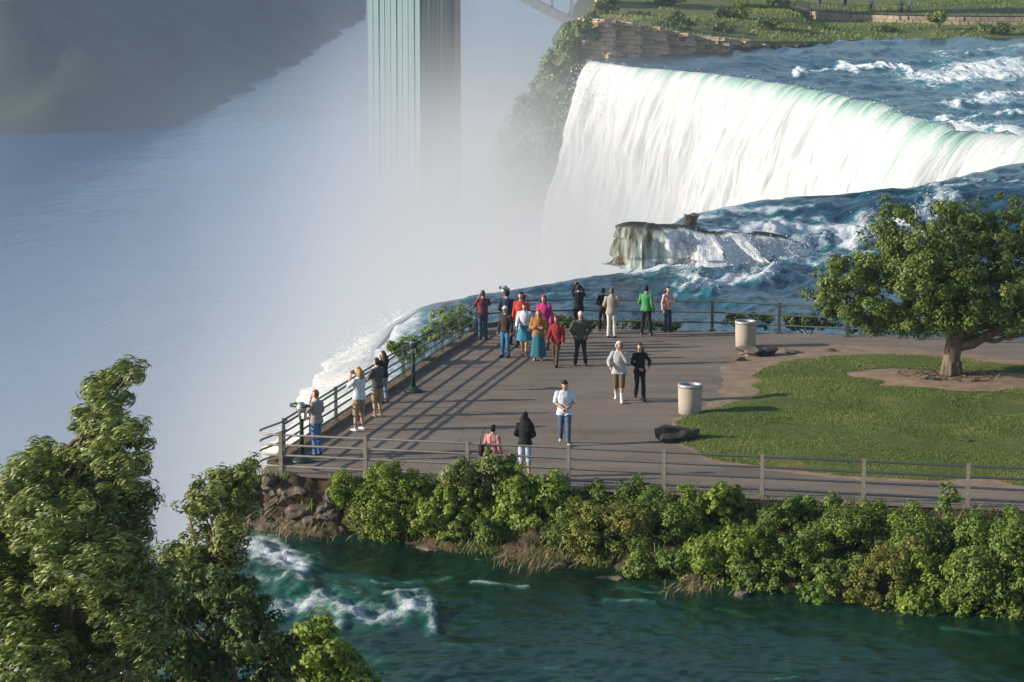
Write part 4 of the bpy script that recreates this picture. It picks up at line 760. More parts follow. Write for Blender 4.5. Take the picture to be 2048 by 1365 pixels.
# tall grass on the far slope
nn = 16000; gx_ = RNG.uniform(9, 72, nn); gy_ = shore_d(gx_) + RNG.uniform(0.6, 45, nn)
gz_ = land_z(gx_, gy_); _k = fbm(gx_ * .13, gy_ * .10, o=4, seed=151) > -.1; gx_, gy_, gz_ = gx_[_k], gy_[_k], gz_[_k]; nn = len(gx_); C = np.stack([gx_, gy_, gz_ + .08], 1); N = rand_unit(nn) * .5 + np.array([-.5, -.8, .3]); N /= np.linalg.norm(N, axis=1)[:, None]
o = link('far_grass', leaf_mesh('far_grass', C, N, RNG.uniform(.22, .6, nn), .4, (0, 0, .8), np.clip(.5 + .4 * fbm(gx_ * .12, gy_ * .12, o=3, seed=150) + RNG.normal(0, .2, nn), 0, 1)), M['grassblade'], None, False); tag(o, 'tall grass on the far shore slope', 'grass', kind='stuff')

# ================================================================== ROCKS
def rock_mesh(seed, sq=1.0):
    bm = bmesh.new(); bmesh.ops.create_icosphere(bm, subdivisions=2, radius=1.0)
    V = np.array([v.co for v in bm.verts]); d = 1 + .5 * fbm(V[:, 0] * 1.1 + seed * 9, V[:, 1] * 1.1, V[:, 2] * 1.1, o=3, seed=160 + seed)
    q = np.sign(V) * np.abs(V) ** .7
    for v, p in zip(bm.verts, q * d[:, None]): v.co = p
    me = bpy.data.meshes.new('rock'); bm.to_mesh(me); bm.free(); return me
RM = {}
for mk in ('rock', 'greyrock', 'darkrock'):
    RM[mk] = [rock_mesh(i) for i in range(5)]
    for m_ in RM[mk]: m_.materials.append(M[mk])
def rock(name, label, loc, size, mk='rock', rz=None, tilt=.2, group=None, v=None):
    me = RM[mk][random.randrange(5) if v is None else v]; o = bpy.data.objects.new(name, me); col.objects.link(o)
    o.location = tuple(loc); o.scale = size; o.rotation_euler = (random.uniform(-tilt, tilt), random.uniform(-tilt, tilt), random.uniform(0, 6.28) if rz is None else rz)
    tag(o, label, 'rock', group); return o
for i in range(74):
    X0 = random.uniform(-7.2, -3.3) if i < 62 else random.uniform(-3, 14); t = random.random() ** .8
    yf = float(front_y(X0)); yw = float(min(water_edge(X0), yf - .5)); s_ = random.uniform(.07, .24) * (1.2 if t > .6 else 1)
    rock('bank_boulder', 'brown boulder in the broken rocky bank under the railing corner' if i < 62 else 'wet brown rock at the foot of the shrub-covered bank', (X0, yf + (yw - yf) * (t if i < 62 else 1.0) - .02, -.06 - 1.6 * (t if i < 62 else .85)), (s_ * random.uniform(1, 1.8), s_, s_ * random.uniform(.5, .9)), 'rock' if i % 3 else 'greyrock', None, .35, 'boulders of the rocky bank' if i < 62 else 'rocks along the waterline')
p = at(1352, 885, 0); rock('flat_boulder', 'flat-topped dark boulder at the tip of the lawn', (p[0] + .05, p[1] + .25, .14), (.52, .42, .24), 'darkrock', .1, .03, None, 1)
p = at(1500, 712, 0); rock('stone_slab', 'low stone slab in front of the far waste bin', (p[0], p[1], .12), (.52, .4, .2), 'greyrock', .2, .05, None, 2)
p = at(1535, 712, 0); rock('split_stone', 'dark split stone beside the low slab', (p[0], p[1] + .1, .08), (.34, .28, .14), 'darkrock', .7, .05, None, 3)
p = at(1480, 722, 0); rock('cobble', 'small stone fragment on the paving edge by the slab', (p[0], p[1], .05), (.2, .16, .08), 'greyrock', .7, .1, None, 0)
p = at(1580, 706, 0); rock('sunk_stone', 'half-sunk pale stone in the worn dirt', (p[0], p[1], .04), (.3, .2, .08), 'greyrock', 1.7, .05, None, 4)
p = at(1655, 703, 0); rock('dirt_stone', 'little stone on bare dirt near the back path', (p[0], p[1], .03), (.22, .16, .07), 'greyrock', 2.7, .05, None, 1)
p = at(1930, 890, 0); rock('lawn_stone', 'small pale stone lying on the open lawn', (p[0], p[1], .11), (.2, .14, .06), 'greyrock', .4, .05, None, 2)
p = at(1860, 768, 0); rock('root_stone', 'pale stone beside the foot of the lawn tree', (p[0], p[1], .18), (.22, .15, .1), 'greyrock', .4, .1, None, 0)
p = at(1950, 772, 0); rock('bed_stone', 'stone in the bare bed behind the tree trunk', (p[0], p[1], .17), (.16, .12, .08), 'rock', .4, .1, None, 3)
p = at(1386, 428, ZU); rock('crest_rock', 'brown rock standing out of the water at the crest', (p[0], p[1], ZU - .25), (.26, .3, .24), 'rock', .4, .1, None, 3)
p = at(1378, 434, ZU); rock('crest_stone', 'small dark rock leaning on the brown rock at the crest', (p[0], p[1], ZU - .2), (.3, .3, .28), 'darkrock', .9, .1, None, 1)
# riprap along the far water edge: too small to pick apart
mb = MB()
for i in range(230):
    X0 = random.uniform(24, 74); c = (X0, float(shore_d(X0)) - .5 + random.uniform(-.8, .6), -1.05 + random.uniform(-.1, .3)); mb.ell(c, (random.uniform(.3, .8), random.uniform(.3, .6), random.uniform(.2, .5)), 7, 5)
o = mb.build('shore_stones', M['darkrock'], None, False); tag(o, 'line of dark stones along the far water edge', 'stones', kind='stuff')

# ================================================================== RAILINGS
def arc_path(pts, r, n=6):
    """polyline with rounded inner corners"""
    P = [np.asarray(p, float) for p in pts]; out = [P[0]]
    for a, b, c in zip(P[:-2], P[1:-1], P[2:]):
        u = (a - b) / np.linalg.norm(a - b); v = (c - b) / np.linalg.norm(c - b); p, q = b + u * r, b + v * r
        for t in np.linspace(0, 1, n): out.append((1 - t) ** 2 * p + 2 * t * (1 - t) * b + t * t * q)
    return np.array(out + [P[-1]])
def railing(name, label, path, posts, heights, rail_mat, post_mat, rr, pr, ph=1.08, lean=(0, 0), segs=1, zb=0.0):
    root = empty(name, (float(path[0][0]), float(path[0][1]), 0)); tag(root, label, 'railing')
    for x, y, a in posts:
        mb = MB(); mb.box((x + lean[0] * .5, y + lean[1] * .5, zb + ph / 2 - .08), (pr[0], pr[1], ph + .16), a, taper=.8)
        po = mb.build('post', post_mat, root, False); mb = MB(); mb.box((x, y, zb + .015), (pr[0] * 2.2, pr[1] * 2.2, .03), a); mb.build('base_plate', post_mat, po, False)
    for h in heights:
        mb = MB(); P = np.column_stack([path, np.full(len(path), zb + h)]); P[:, 0] += lean[0]; P[:, 1] += lean[1]; mb.tube(P, rr, 8); mb.build('rail', rail_mat, root)
    return root
# front railing: straight along the bank and round the corner
def fpt(px, py=None): # on the front railing line
    d = np.array([0, 0]); lo_, hi_ = -8.0, 30.0
    for _ in range(40):
        m_ = (lo_ + hi_) / 2
        y = front_y(m_) + .32
        if CX + F * m_ / (y * math.cos(PITCH) + HC * math.sin(PITCH)) < px: lo_ = m_
        else: hi_ = m_
    return np.array([lo_, front_y(lo_) + .32])
fp = [fpt(a) for a in (562, 731, 935, 1137, 1328, 1524, 1727, 1935, 2145, 2350)]; fdir = math.atan2(fp[-1][1] - fp[0][1], fp[-1][0] - fp[0][0])
corner = fpt(500); lstart = np.array([-6.05, 72.6])
path = arc_path([lstart, corner + np.array([.02, .02]), fp[0], fp[-1]][0:2] + [fp[-1]], .75, 10)
railing('front_railing', 'grey pipe railing along the river bank, curving round at the corner', path, [(p[0], p[1], fdir) for p in fp], (1.03, .76, .49, .20), M['rail_grey'], M['post_grey'], .03, (.11, .08), 1.1)
# left railing along the gorge
lr0, lr1 = np.array([-6.12, 72.4]), np.array([-1.22, 94.5]); ld = (lr1 - lr0) / np.linalg.norm(lr1 - lr0); la = math.atan2(ld[1], ld[0]); ll = np.linalg.norm(lr1 - lr0)
posts = [(*(lr0 + ld * (k * ll / 9.0)), la) for k in range(10)]
railing('gorge_railing', 'dark green pipe railing along the gorge edge of the terrace', np.array([lr0, lr1]), posts, (1.05, .93, .70, .47, .24), M['rail_green'], M['rail_green'], .028, (.09, .09), 1.1, zb=.02)
# back railing above the rapids
b0, b1, b2, b3 = np.array([-1.22, 94.5]), at(1424, 662)[:2], at(1838, 680)[:2], at(2250, 698)[:2]
bp = [b0]
for a in (1020, 1150, 1290, 1424, 1558, 1695, 1838, 1985, 2130, 2250):
    yy = np.interp(a, [940, 1100, 1424, 1838, 2250], [664, 656, 661, 680, 698]); bp.append(at(a, yy)[:2])
posts = [(p[0], p[1], 0) for p in bp[1:]]
railing('back_railing', 'dark green pipe railing above the rapids at the back of the terrace', np.array(bp), posts, (1.02, .64, .28), M['rail_green'], M['rail_green'], .032, (.12, .1), 1.08)

# ================================================================== STREET FURNITURE
def bin_(label, px, py):
    p = at(px, py); root = empty('waste_bin', (p[0], p[1], 0)); tag(root, label, 'waste bin', 'concrete waste bins on the terrace')
    mb = MB(); mb.lathe([(.31, .0), (.335, .02), (.345, .3), (.355, .74), (.35, .78)], 28, (p[0], p[1], .003)); mb.build('drum', M['concrete'], root)
    mb = MB(); mb.lathe([(.352, .78), (.368, .79), (.37, .86), (.355, .885), (.30, .885), (.285, .86), (.28, .80)], 28, (p[0], p[1], .003)); ri = mb.build('rim', M['can_rim'], root)
    mb = MB(); mb.lathe([(.283, .70), (.283, .81)], 24, (p[0], p[1], .003)); mb.build('dark_mouth', M['can_dark'], ri)  # black disc paints the shade in the hollow of the bin
bin_('round concrete waste bin at the lawn edge near the flat boulder', 1380, 828); bin_('round concrete waste bin beside the stone slab near the back railing', 1491, 694)
def viewer(label, px, py, hd, headmat, hh=1.55):
    p = at(px, py); root = empty('coin_viewer', (p[0], p[1], 0), 0); tag(root, label, 'viewer', 'coin-operated viewers'); x, y = p[0], p[1]
    mb = MB(); mb.lathe([(.30, 0), (.30, .05), (.22, .08), (.12, .14), (.08, .22)], 20, (x, y, .004)); mb.build('base', M['scope_green'], root)
    mb = MB(); mb.lathe([(.065, .2), (.055, .9), (.06, hh - .42), (.09, hh - .38), (.09, hh - .34)], 14, (x, y, 0)); mb.build('post', M['scope_green'], root)
    f = np.array([-math.sin(hd), math.cos(hd), 0]); r = np.array([math.cos(hd), math.sin(hd), 0]); R = np.column_stack([r, f, [0, 0, 1]])
    mb = MB(); mb.ell((x, y, hh - .14), (.14, .15, .17), 16, 10, R); hd_ = mb.build('head', headmat, root)
    for s_ in (-1, 1):
        mb = MB(); c = np.array([x, y, hh - .08]) + r * s_ * .075; mb.tube([c - f * .24, c - f * .1, c + f * .12, c + f * .3], [.035, .045, .055, .06], 12); mb.build('lens_tube', M['scope_green'], hd_)
    mb = MB(); mb.box(np.array([x, y, hh - .33]) - f * .09, (.12, .1, .16), hd); mb.build('coin_box', headmat, hd_, False)
viewer('silver-headed coin viewer beside the man in grey at the railing corner', 604, 924, .9, M['scope_silver'], 1.6); viewer('dark green coin viewer with round base alone at the gorge railing', 827, 784, 1.0, M['scope_green'], 1.62); viewer('coin viewer with bright round head behind the crowd at the far corner', 1010, 672, .3, M['scope_silver'], 1.72)

# ================================================================== TOWER, BRIDGE, FAR WALL
c0 = np.array([-11.0, 333.0]); uL = np.array([-.866, .5]); uR = np.array([.5, .866]); root = empty('observation_tower', (-11.0, 338.0, -52)); tag(root, 'tall green-glazed observation tower rising from the mist in the gorge', 'tower')
def face_strip(p, d, n_out, a, b, z0, z1, th, name, mat):
    mb = MB(); c = p + d * (a + b) / 2 + n_out * th / 2; mb.box((c[0], c[1], (z0 + z1) / 2), (b - a, th, z1 - z0), math.atan2(d[1], d[0])); mb.build(name, mat, root, False)
nL = np.array([-.5, -.866]); nR = np.array([.866, -.5])
mb = MB(); cc = c0 + uL * 3.8 + uR * 4.2; mb.box((cc[0], cc[1], -11), (7.4, 8.2, 82), math.atan2(uL[1], uL[0])); mb.build('core', M['tower_shade'], root, False)
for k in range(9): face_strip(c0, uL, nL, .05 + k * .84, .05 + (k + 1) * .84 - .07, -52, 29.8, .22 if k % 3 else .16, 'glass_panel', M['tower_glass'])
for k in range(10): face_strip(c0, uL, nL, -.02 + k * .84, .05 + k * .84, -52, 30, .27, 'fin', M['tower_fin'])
for k in range(7): face_strip(c0, uR, nR, .1 + k * 1.0, .1 + (k + 1) * 1.0 - .12, -52, 29.8, .2, 'shade_panel', M['tower_shade'] if k not in (1, 4) else M['tower_glass'])  # face turned from the sun: its shade is painted into the panel colour
face_strip(c0, uR, nR, 7.15, 8.5, -52, 30.2, .5, 'concrete_pier', M['tower_conc'])
mb = MB(); mb.box((cc[0], cc[1], 31), (9.6, 10.4, 2.2), math.atan2(uL[1], uL[0])); mb.build('deck', M['tower_conc'], root, False)
# arch bridge
root = empty('arch_bridge', (24.0, 655.0, -18.0)); tag(root, 'pale steel arch bridge end landing on the wooded gorge side', 'bridge')
xs_ = np.linspace(17.5, -265, 60); arch = lambda x: -14.4 + 38.0 * (1 - ((x + 124) / 141.5) ** 2)
for dy in (-4, 4):
    mb = MB()
    for a, b in zip(xs_[:-1], xs_[1:]):
        za, zb_ = arch(a), arch(b); an = math.atan2(zb_ - za, b - a); R = np.array([[math.cos(an), 0, -math.sin(an)], [0, 1, 0], [math.sin(an), 0, math.cos(an)]])
        mb.box(((a + b) / 2, 650 + dy, (za + zb_) / 2), (math.hypot(b - a, zb_ - za) + .05, 1.3, 2.0), R=R)
    mb.build('arch_rib', M['steel'], root, False)
for k, x in enumerate(np.arange(14.0, -265, -4.6)):
    for dy in (-4, 4):
        if arch(x) < 22: mb = MB(); mb.box((x, 650 + dy, (arch(x) + 24) / 2), (.55, .55, 24 - arch(x)), 0); mb.build('spandrel_column', M['steel'], root, False)
mb = MB(); mb.box((-100, 650, 24.6), (400, 14, 1.4)); mb.build('deck', M['steel'], root, False)
mb = MB(); mb.box((23, 652, -24), (10, 13, 22)); mb.build('abutment', M['tower_conc'], root, False)
# stone wall, walkway and railing on the far shore
wp = np.array([at(a, b, 1.0)[:2] for a, b in [(1590, 18), (1620, 28), (1700, 34), (1800, 38), (1920, 40), (2060, 41), (2250, 42)]])
L_ = np.concatenate([[0], np.cumsum(np.hypot(*np.diff(wp, axis=0).T))]); root = empty('retaining_wall', (float(wp[2][0]), float(wp[2][1]), .3)); tag(root, 'low curved tan stone wall below the far walkway', 'wall')
ns = int(L_[-1] / .95); ss_ = np.linspace(0, L_[-1], ns); wx, wy_ = np.interp(ss_, L_, wp[:, 0]), np.interp(ss_, L_, wp[:, 1])
for rr_ in range(2):
    for i in range(ns - 1):
        c = np.array([(wx[i] + wx[i + 1]) / 2, (wy_[i] + wy_[i + 1]) / 2]); a = math.atan2(wy_[i + 1] - wy_[i], wx[i + 1] - wx[i]); le = math.hypot(wx[i + 1] - wx[i], wy_[i + 1] - wy_[i])
        c = c + np.array([math.cos(a), math.sin(a)]) * (le * .5 if rr_ else 0); mb = MB(); mb.box((c[0], c[1], .62 + rr_ * .5), (le - .05, .5 + random.uniform(-.06, .06), .47), a); mb.build('stone', M['stonewall'], root, False)
pv = []
for i in range(ns): pv += [(wx[i], wy_[i] + .2, 1.46), (wx[i] - 1.0, wy_[i] + 5.5, 1.5)]
me = mesh_np('far_walkway', np.array(pv), np.array([(2 * i, 2 * i + 2, 2 * i + 3, 2 * i + 1) for i in range(ns - 1)])); struct(link('far_walkway', me, M['asphalt']))
root = empty('picket_railing', (float(wp[2][0]), float(wp[2][1]), 1.4)); tag(root, 'thin dark picket railing on top of the far stone wall', 'railing')
mb = MB(); mb.tube(np.column_stack([wx, wy_, np.full(ns, 2.45)]), .04, 6); mb.build('rail', M['rail_green'], root)
mb = MB(); mb.tube(np.column_stack([wx, wy_, np.full(ns, 1.6)]), .03, 6); mb.build('rail', M['rail_green'], root)
for i in range(0, ns, 1):
    mb = MB(); mb.box((wx[i], wy_[i], 1.94), (.07, .07, 1.05)); mb.build('picket', M['rail_green'], root, False)
# ================================================================== PEOPLE
ARM = {'down': ((.235, -.03, 1.13), (.255, .06, .90)), 'front': ((.26, -.02, 1.16), (.05, .19, 1.03)), 'camera': ((.27, .15, 1.24), (.085, .21, 1.53)), 'phone': ((.20, .24, 1.44), (.10, .30, 1.68)), 'face': ((.24, .13, 1.20), (.05, .15, 1.50)),
       'fold': ((.26, .03, 1.15), (-.03, .2, 1.16)), 'fwd': ((.23, .07, 1.16), (.23, .24, .98)), 'back': ((.24, -.12, 1.15), (.26, -.15, .91)), 'rail': ((.25, .10, 1.17), (.20, .34, 1.06)), 'hip': ((.33, -.05, 1.17), (.19, .04, 1.0)), 'link': ((.30, .04, 1.2), (.26, .18, 1.08))}
LEG = {'stand': (((.095, .02, .50), (.11, -.02, .08)), ((.095, .03, .50), (.12, .0, .08))), 'walk': (((.09, .17, .52), (.09, .22, .09)), ((.09, .03, .49), (.09, -.22, .13))), 'stride': (((.09, .21, .53), (.085, .30, .10)), ((.09, .0, .49), (.09, -.28, .15))), 'wide': (((.12, .02, .5), (.17, .0, .08)), ((.12, .03, .5), (.17, .02, .08)))}
def seg_dist(P, a, b):
    a, b = np.asarray(a, float), np.asarray(b, float); d = b - a; t = np.clip(((P - a) @ d) / (d @ d), 0, 1); return np.linalg.norm(P - a - t[:, None] * d, axis=1)
def shell(name, me_v, me_f, nrm, keepf, off, mat, root, thick=True):
    f = me_f[keepf]; idx = np.unique(f); mp = np.full(len(me_v), -1); mp[idx] = np.arange(len(idx)); 
    V = me_v[idx] + nrm[idx] * (off[idx][:, None] if isinstance(off, np.ndarray) else off)
    me = mesh_np(name, V, mp[f]); return link(name, me, mat, root)
def person(label, px, py, head_py, heading, shirt, legs, hair, arms=('down', 'down'), leg='stand', sleeve='long', bottom='trousers', hairstyle='short', hat=None, hatcol=None, shoe=(.03, .03, .03), skin=None, slim=1.0, loose=.014, hem=.90, hood=None, shirt2=None, bot2=None, lean=0.0, socks=None, held=None, headturn=0.0):
    p = at(px, py); Hh = atd(px, head_py, p[1])[2]; s = float(np.clip(Hh, 1.45, 1.92)) / 1.77
    root = empty('person', (p[0], p[1], 0.0), heading); tag(root, label, 'person', 'visitors on the terrace')
    k = slim; mb = MB()
    def W(q): q = np.asarray(q, float).copy(); q = np.atleast_2d(q); q[:, 1] += lean * np.maximum(0, q[:, 2] - .95); return q
    LA = {}; bones = []
    # torso and head
    rings = [(0, 0, .84, .10, .09), (0, 0, .90, .165 * k, .115 * k), (0, -.005, .98, .165 * k, .12 * k), (0, 0, 1.10, .145 * k, .105 * k), (0, .005, 1.22, .16 * k, .118 * k), (0, .0, 1.33, .18 * k, .12 * k), (0, -.01, 1.42, .165 * k, .095), (0, -.01, 1.465, .10, .075), (0, -.005, 1.50, .058, .06), (0, .012, 1.57, .054, .058)]
    t_ = MB(); t_.loft(rings, 16); mb.add(W(t_.V[0]), t_.F)
    ch, sh_ = math.cos(headturn), math.sin(headturn); RH = np.array([[ch, -sh_, 0], [sh_, ch, 0], [0, 0, 1]])
    hc = np.array([0, .025, 1.655]); H_ = MB(); H_.ell((0, 0, 0), (.074, .093, .112), 16, 12); H_.ell((0, .03, -.055), (.055, .062, .06), 12, 8); H_.ell((0, .1, -.012), (.015, .025, .022), 8, 6)
    for e in (-1, 1): H_.ell((e * .076, -.005, -.008), (.014, .024, .033), 8, 6)
    mb.add(W(np.concatenate(H_.V) @ RH.T + hc), H_.F)
    for e, an in zip((-1, 1), arms):
        S = np.array([e * .178 * k, -.01, 1.405]); E, Wr = [np.array(q) * np.array([e, 1, 1]) for q in ARM[an]]
        m2 = MB(); m2.ell(S, (.062, .06, .06), 10, 8); m2.tube([S, S + (E - S) * .5, E], [.055 * k, .05 * k, .042], 10); m2.ell(E, (.042,) * 3, 8, 6); m2.tube([E, E + (Wr - E) * .35, Wr], [.042, .043, .029], 10)
        d = (Wr - E) / np.linalg.norm(Wr - E); pc = Wr + d * .05; up_ = np.array([0, 0, 1.0]); a = np.cross(d, up_); a /= np.linalg.norm(a) + 1e-9; b = np.cross(a, d); R = np.column_stack([a, d, b]); m2.ell(pc, (.022, .056, .042), 10, 8, R)
        mb.add(W(np.concatenate(m2.V)), m2.F); bones += [('uarm', S, E), ('farm', E, Wr), ('hand', Wr + d * .015, pc + d * .07)]; LA[e] = (pc, d, a, b)
    for e, (Kn, An) in zip((-1, 1), LEG[leg]):
        Kn, An = np.array(Kn) * np.array([e, 1, 1]), np.array(An) * np.array([e, 1, 1]); Hp = np.array([e * .085, 0, .90])
        m2 = MB(); m2.ell(Hp, (.088 * k, .1 * k, .09), 10, 8); m2.tube([Hp, Hp + (Kn - Hp) * .4, Kn], [.092 * k, .082 * k, .057], 12); m2.ell(Kn, (.057,) * 3, 8, 6); m2.tube([Kn, Kn + (An - Kn) * .32, An], [.056, .060, .039], 12)
        m2.ell(An + np.array([0, .0, -.03]), (.04, .05, .045), 8, 6); m2.ell(An + np.array([e * .012, .075, -.045]), (.046, .125, .034), 12, 8); m2.ell(An + np.array([0, -.03, -.04]), (.038, .05, .038), 8, 6)
        mb.add(np.concatenate(m2.V), m2.F); bones += [('thigh', Hp, Kn), ('shin', Kn, An), ('foot', An + np.array([0, -.04, -.045]), An + np.array([0, .15, -.05]))]
    me = mb.mesh('body'); tmp = bpy.data.objects.new('tmp', me); col.objects.link(tmp)
    md = tmp.modifiers.new('r', 'REMESH'); md.mode = 'VOXEL'; md.voxel_size = .021; sm = tmp.modifiers.new('s', 'SMOOTH'); sm.factor = .5; sm.iterations = 2
    dg = bpy.context.evaluated_depsgraph_get(); ev = tmp.evaluated_get(dg); bmesh_ = bpy.data.meshes.new_from_object(ev); bpy.data.objects.remove(tmp); bpy.data.meshes.remove(me)
    n = len(bmesh_.vertices); V = np.empty(n * 3, np.float32); bmesh_.vertices.foreach_get('co', V); V = V.reshape(-1, 3).astype(float); nr = np.empty(n * 3, np.float32); bmesh_.vertices.foreach_get('normal', nr); nr = nr.reshape(-1, 3).astype(float)
    li = np.empty(len(bmesh_.loops), np.int32); bmesh_.loops.foreach_get('vertex_index', li); Fq = li.reshape(-1, 4); bpy.data.meshes.remove(bmesh_)
    # which limb does each face follow
    cen = V[Fq].mean(1); names = ['torso', 'head'] + [b_[0] for b_ in bones]; cu = cen.copy(); cu[:, 1] -= lean * np.maximum(0, cu[:, 2] - .95)
    dist = [seg_dist(cu, (0, 0, 1.0), (0, 0, 1.36)) - .13, seg_dist(cu, (0, .02, 1.54), (0, .02, 1.7)) - .075] + [seg_dist(cu, a, b) - {'uarm': .05, 'farm': .038, 'hand': .02, 'thigh': .08, 'shin': .05, 'foot': .04}[q] for q, a, b in bones]
    lab = np.array(names)[np.argmin(np.array(dist), 0)]; z = cu[:, 2]
    lab = np.where((lab == 'torso') & (z < .93), 'hip', lab); lab = np.where((lab == 'head') & (z < 1.535) & (z > 1.3), 'neck', lab); lab = np.where((lab == 'thigh') & (z > .93), 'torso', lab)
    skm = M['skin'] if skin is None else cloth(skin)
    # fingers are rooted in the palm
    fb = MB()
    for e, (pc, d, a, b) in LA.items():
        for q, (o_, ln) in enumerate(((-.028, .068), (-.009, .08), (.010, .075), (.028, .058))):
            f0 = pc + d * .045 + b * o_; f1 = f0 + d * ln * .5 - a * e * .008; f2 = f0 + d * ln * .85 - a * e * .035; fb.tube(W([f0, f1, f2]), [.0105, .0095, .007], 6)
        t0 = pc - d * .01 - b * .03; fb.tube(W([t0, t0 + d * .03 - b * .025, t0 + d * .06 - b * .03]), [.013, .011, .008], 6)
    Vb = np.concatenate([V, np.concatenate(fb.V)]) * s; me = bpy.data.meshes.new('body'); me.from_pydata(Vb.tolist(), [], Fq.tolist() + [tuple(i + n for i in f) for f in fb.F]); me.update(); link('body', me, skm, root)
    Vs = V * s
    up_set = ['torso', 'uarm'] + (['farm'] if sleeve == 'long' else []) + ([] if sleeve != 'none' else [])
    kf = np.isin(lab, up_set) | ((lab == 'hip') & (z > hem - .02)) | ((lab == 'thigh') & (z > hem)) | ((lab == 'neck') & (z < 1.47))
    if sleeve == 'short': kf &= ~((lab == 'uarm') & (z < 1.17) & (z < 1.3))
    lo = np.full(n, loose * s); zv = V[:, 2]; lo += .022 * s * sstep(1.05, hem, zv) * (loose > .01) + .006 * fbm(V[:, 0] * 14, V[:, 1] * 14, zv * 9, o=2, seed=200 + px)
    shell('jacket' if loose > .024 else 'shirt', Vs, Fq, nr, kf, lo, cloth(shirt, c2=shirt2), root)
    if bottom in ('trousers', 'shorts'):
        kf = np.isin(lab, ['hip', 'thigh']) | ((lab == 'torso') & (z < .97)); kf |= (lab == 'shin') if bottom == 'trousers' else ((lab == 'shin') & (z > .46))
        lo = np.full(n, .010 * s) + (.02 * s * sstep(.9, .5, zv) if bottom == 'shorts' else .012 * s * sstep(.5, .1, zv)) + .005 * fbm(V[:, 0] * 12, V[:, 1] * 12, zv * 10, o=2, seed=300 + px)
        shell(bottom, Vs, Fq, nr, kf, lo, cloth(legs, c2=bot2), root)
    else:
        zl = {'skirt': .48, 'long_skirt': .14}[bottom]; m2 = MB(); th = np.linspace(0, 2 * math.pi, 28, endpoint=False); zs = np.linspace(1.0, zl, 9); Vv = []
        for q in zs:
            t = (1.0 - q) / (1.0 - zl); r = .165 * k + .02 + t * .09; pl = 1 + .07 * t * np.sin(7 * th + px); Vv.append(np.stack([r * np.cos(th) * pl, (r * .85) * np.sin(th) * pl + .03 * t, 0 * th + q], 1))
        m2.add(np.concatenate(Vv) * s, [(i * 28 + j, i * 28 + (j + 1) % 28, (i + 1) * 28 + (j + 1) % 28, (i + 1) * 28 + j) for i in range(8) for j in range(28)]); m2.build('skirt', cloth(legs), root, True, False)
    if socks: shell('sock', Vs, Fq, nr, (lab == 'shin') & (z < .30), .008, cloth(socks), root)
    for e in (-1, 1):
        kf = ((lab == 'foot') | ((lab == 'shin') & (z < .085))) & (np.sign(cen[:, 0]) == e)
        if kf.any(): shell('shoe', Vs, Fq, nr, kf, .007, cloth(shoe), root)
    # head: hair, hat, face
    hv = (V - W(hc)[0]) @ RH; fcn = hv[Fq].mean(1); hd = (lab == 'head')
    hm = cloth(hair, bmp=.9)
    if hood is None:
        kf = hd & ((fcn[:, 2] > .055) | (fcn[:, 1] < -.005)) & (fcn[:, 2] > -.085) & ~((np.abs(fcn[:, 0]) > .07) & (fcn[:, 1] > -.03) & (fcn[:, 2] < .02))
        shell('hair', Vs, Fq, nr, kf, (.013 + .008 * fbm(V[:, 0] * 40, V[:, 1] * 40, V[:, 2] * 30, o=2, seed=5)) * s, hm, root)
    if hairstyle in ('long', 'medium', 'bushy'):
        b0 = 1.22 if hairstyle != 'medium' else 1.44; wid = .125 if hairstyle != 'bushy' else .18; m2 = MB(); rg = []
        for q in np.linspace(1.71, b0, 9):
            t = (1.71 - q) / (1.71 - b0); rg.append((.012 * math.sin(q * 22), -.035 - .03 * math.sin(t * 3.1) - .02 * t, q, (.07 + (wid - .07) * math.sin(min(1, t * 1.6) * 1.57)) * (1 - .45 * max(0, t - .6) / .4), .055 + .035 * math.sin(t * 3.1)))
        m2.loft(rg, 16); vv_ = np.concatenate(m2.V); vv_ += .012 * np.stack([fbm(vv_[:, 0] * 18, vv_[:, 1] * 18, vv_[:, 2] * 9, o=3, seed=9), fbm(vv_[:, 0] * 18 + 5, vv_[:, 1] * 18, vv_[:, 2] * 9, o=3, seed=10), 0 * vv_[:, 0]], 1) * (2.2 if hairstyle == 'bushy' else 1)
        if hairstyle == 'bushy': vv_[:, 0] += .10 * sstep(1.62, 1.35, vv_[:, 2])
        m3 = MB(); m3.add((W((vv_ - hc) @ RH.T + hc)) * s, m2.F); m3.build('long_hair', hm, root, True, False)
    if hat == 'cap':
        cm = cloth(hatcol); cap_ = shell('cap', Vs, Fq, nr, hd & (fcn[:, 2] > .035 - fcn[:, 1] * .1), .02 * s, cm, root)
        m2 = MB(); th = np.linspace(-1.1, 1.1, 9); vin = np.stack([.085 * np.sin(th), .085 * np.cos(th), 0 * th + .05], 1); vo_ = np.stack([.09 * np.sin(th), .085 * np.cos(th) + .075 * np.cos(th * .8), 0 * th + .038], 1)
        vv_ = np.concatenate([vin, vo_, vin - [0, 0, .008], vo_ - [0, 0, .008]]); m2.add((W(vv_ @ RH.T + hc)) * s, [(i, i + 1, i + 10, i + 9) for i in range(8)] + [(i + 18, i + 27, i + 28, i + 19) for i in range(8)] + [(i + 9, i + 10, i + 28, i + 27) for i in range(8)]); m2.build('cap_visor', cm, cap_, True, False)
    if hood is not None:
        shell('hood', Vs, Fq, nr, (hd & ((fcn[:, 2] > .06) | (fcn[:, 1] < .02))) | (lab == 'neck'), .032 * s, cloth(hood), root)
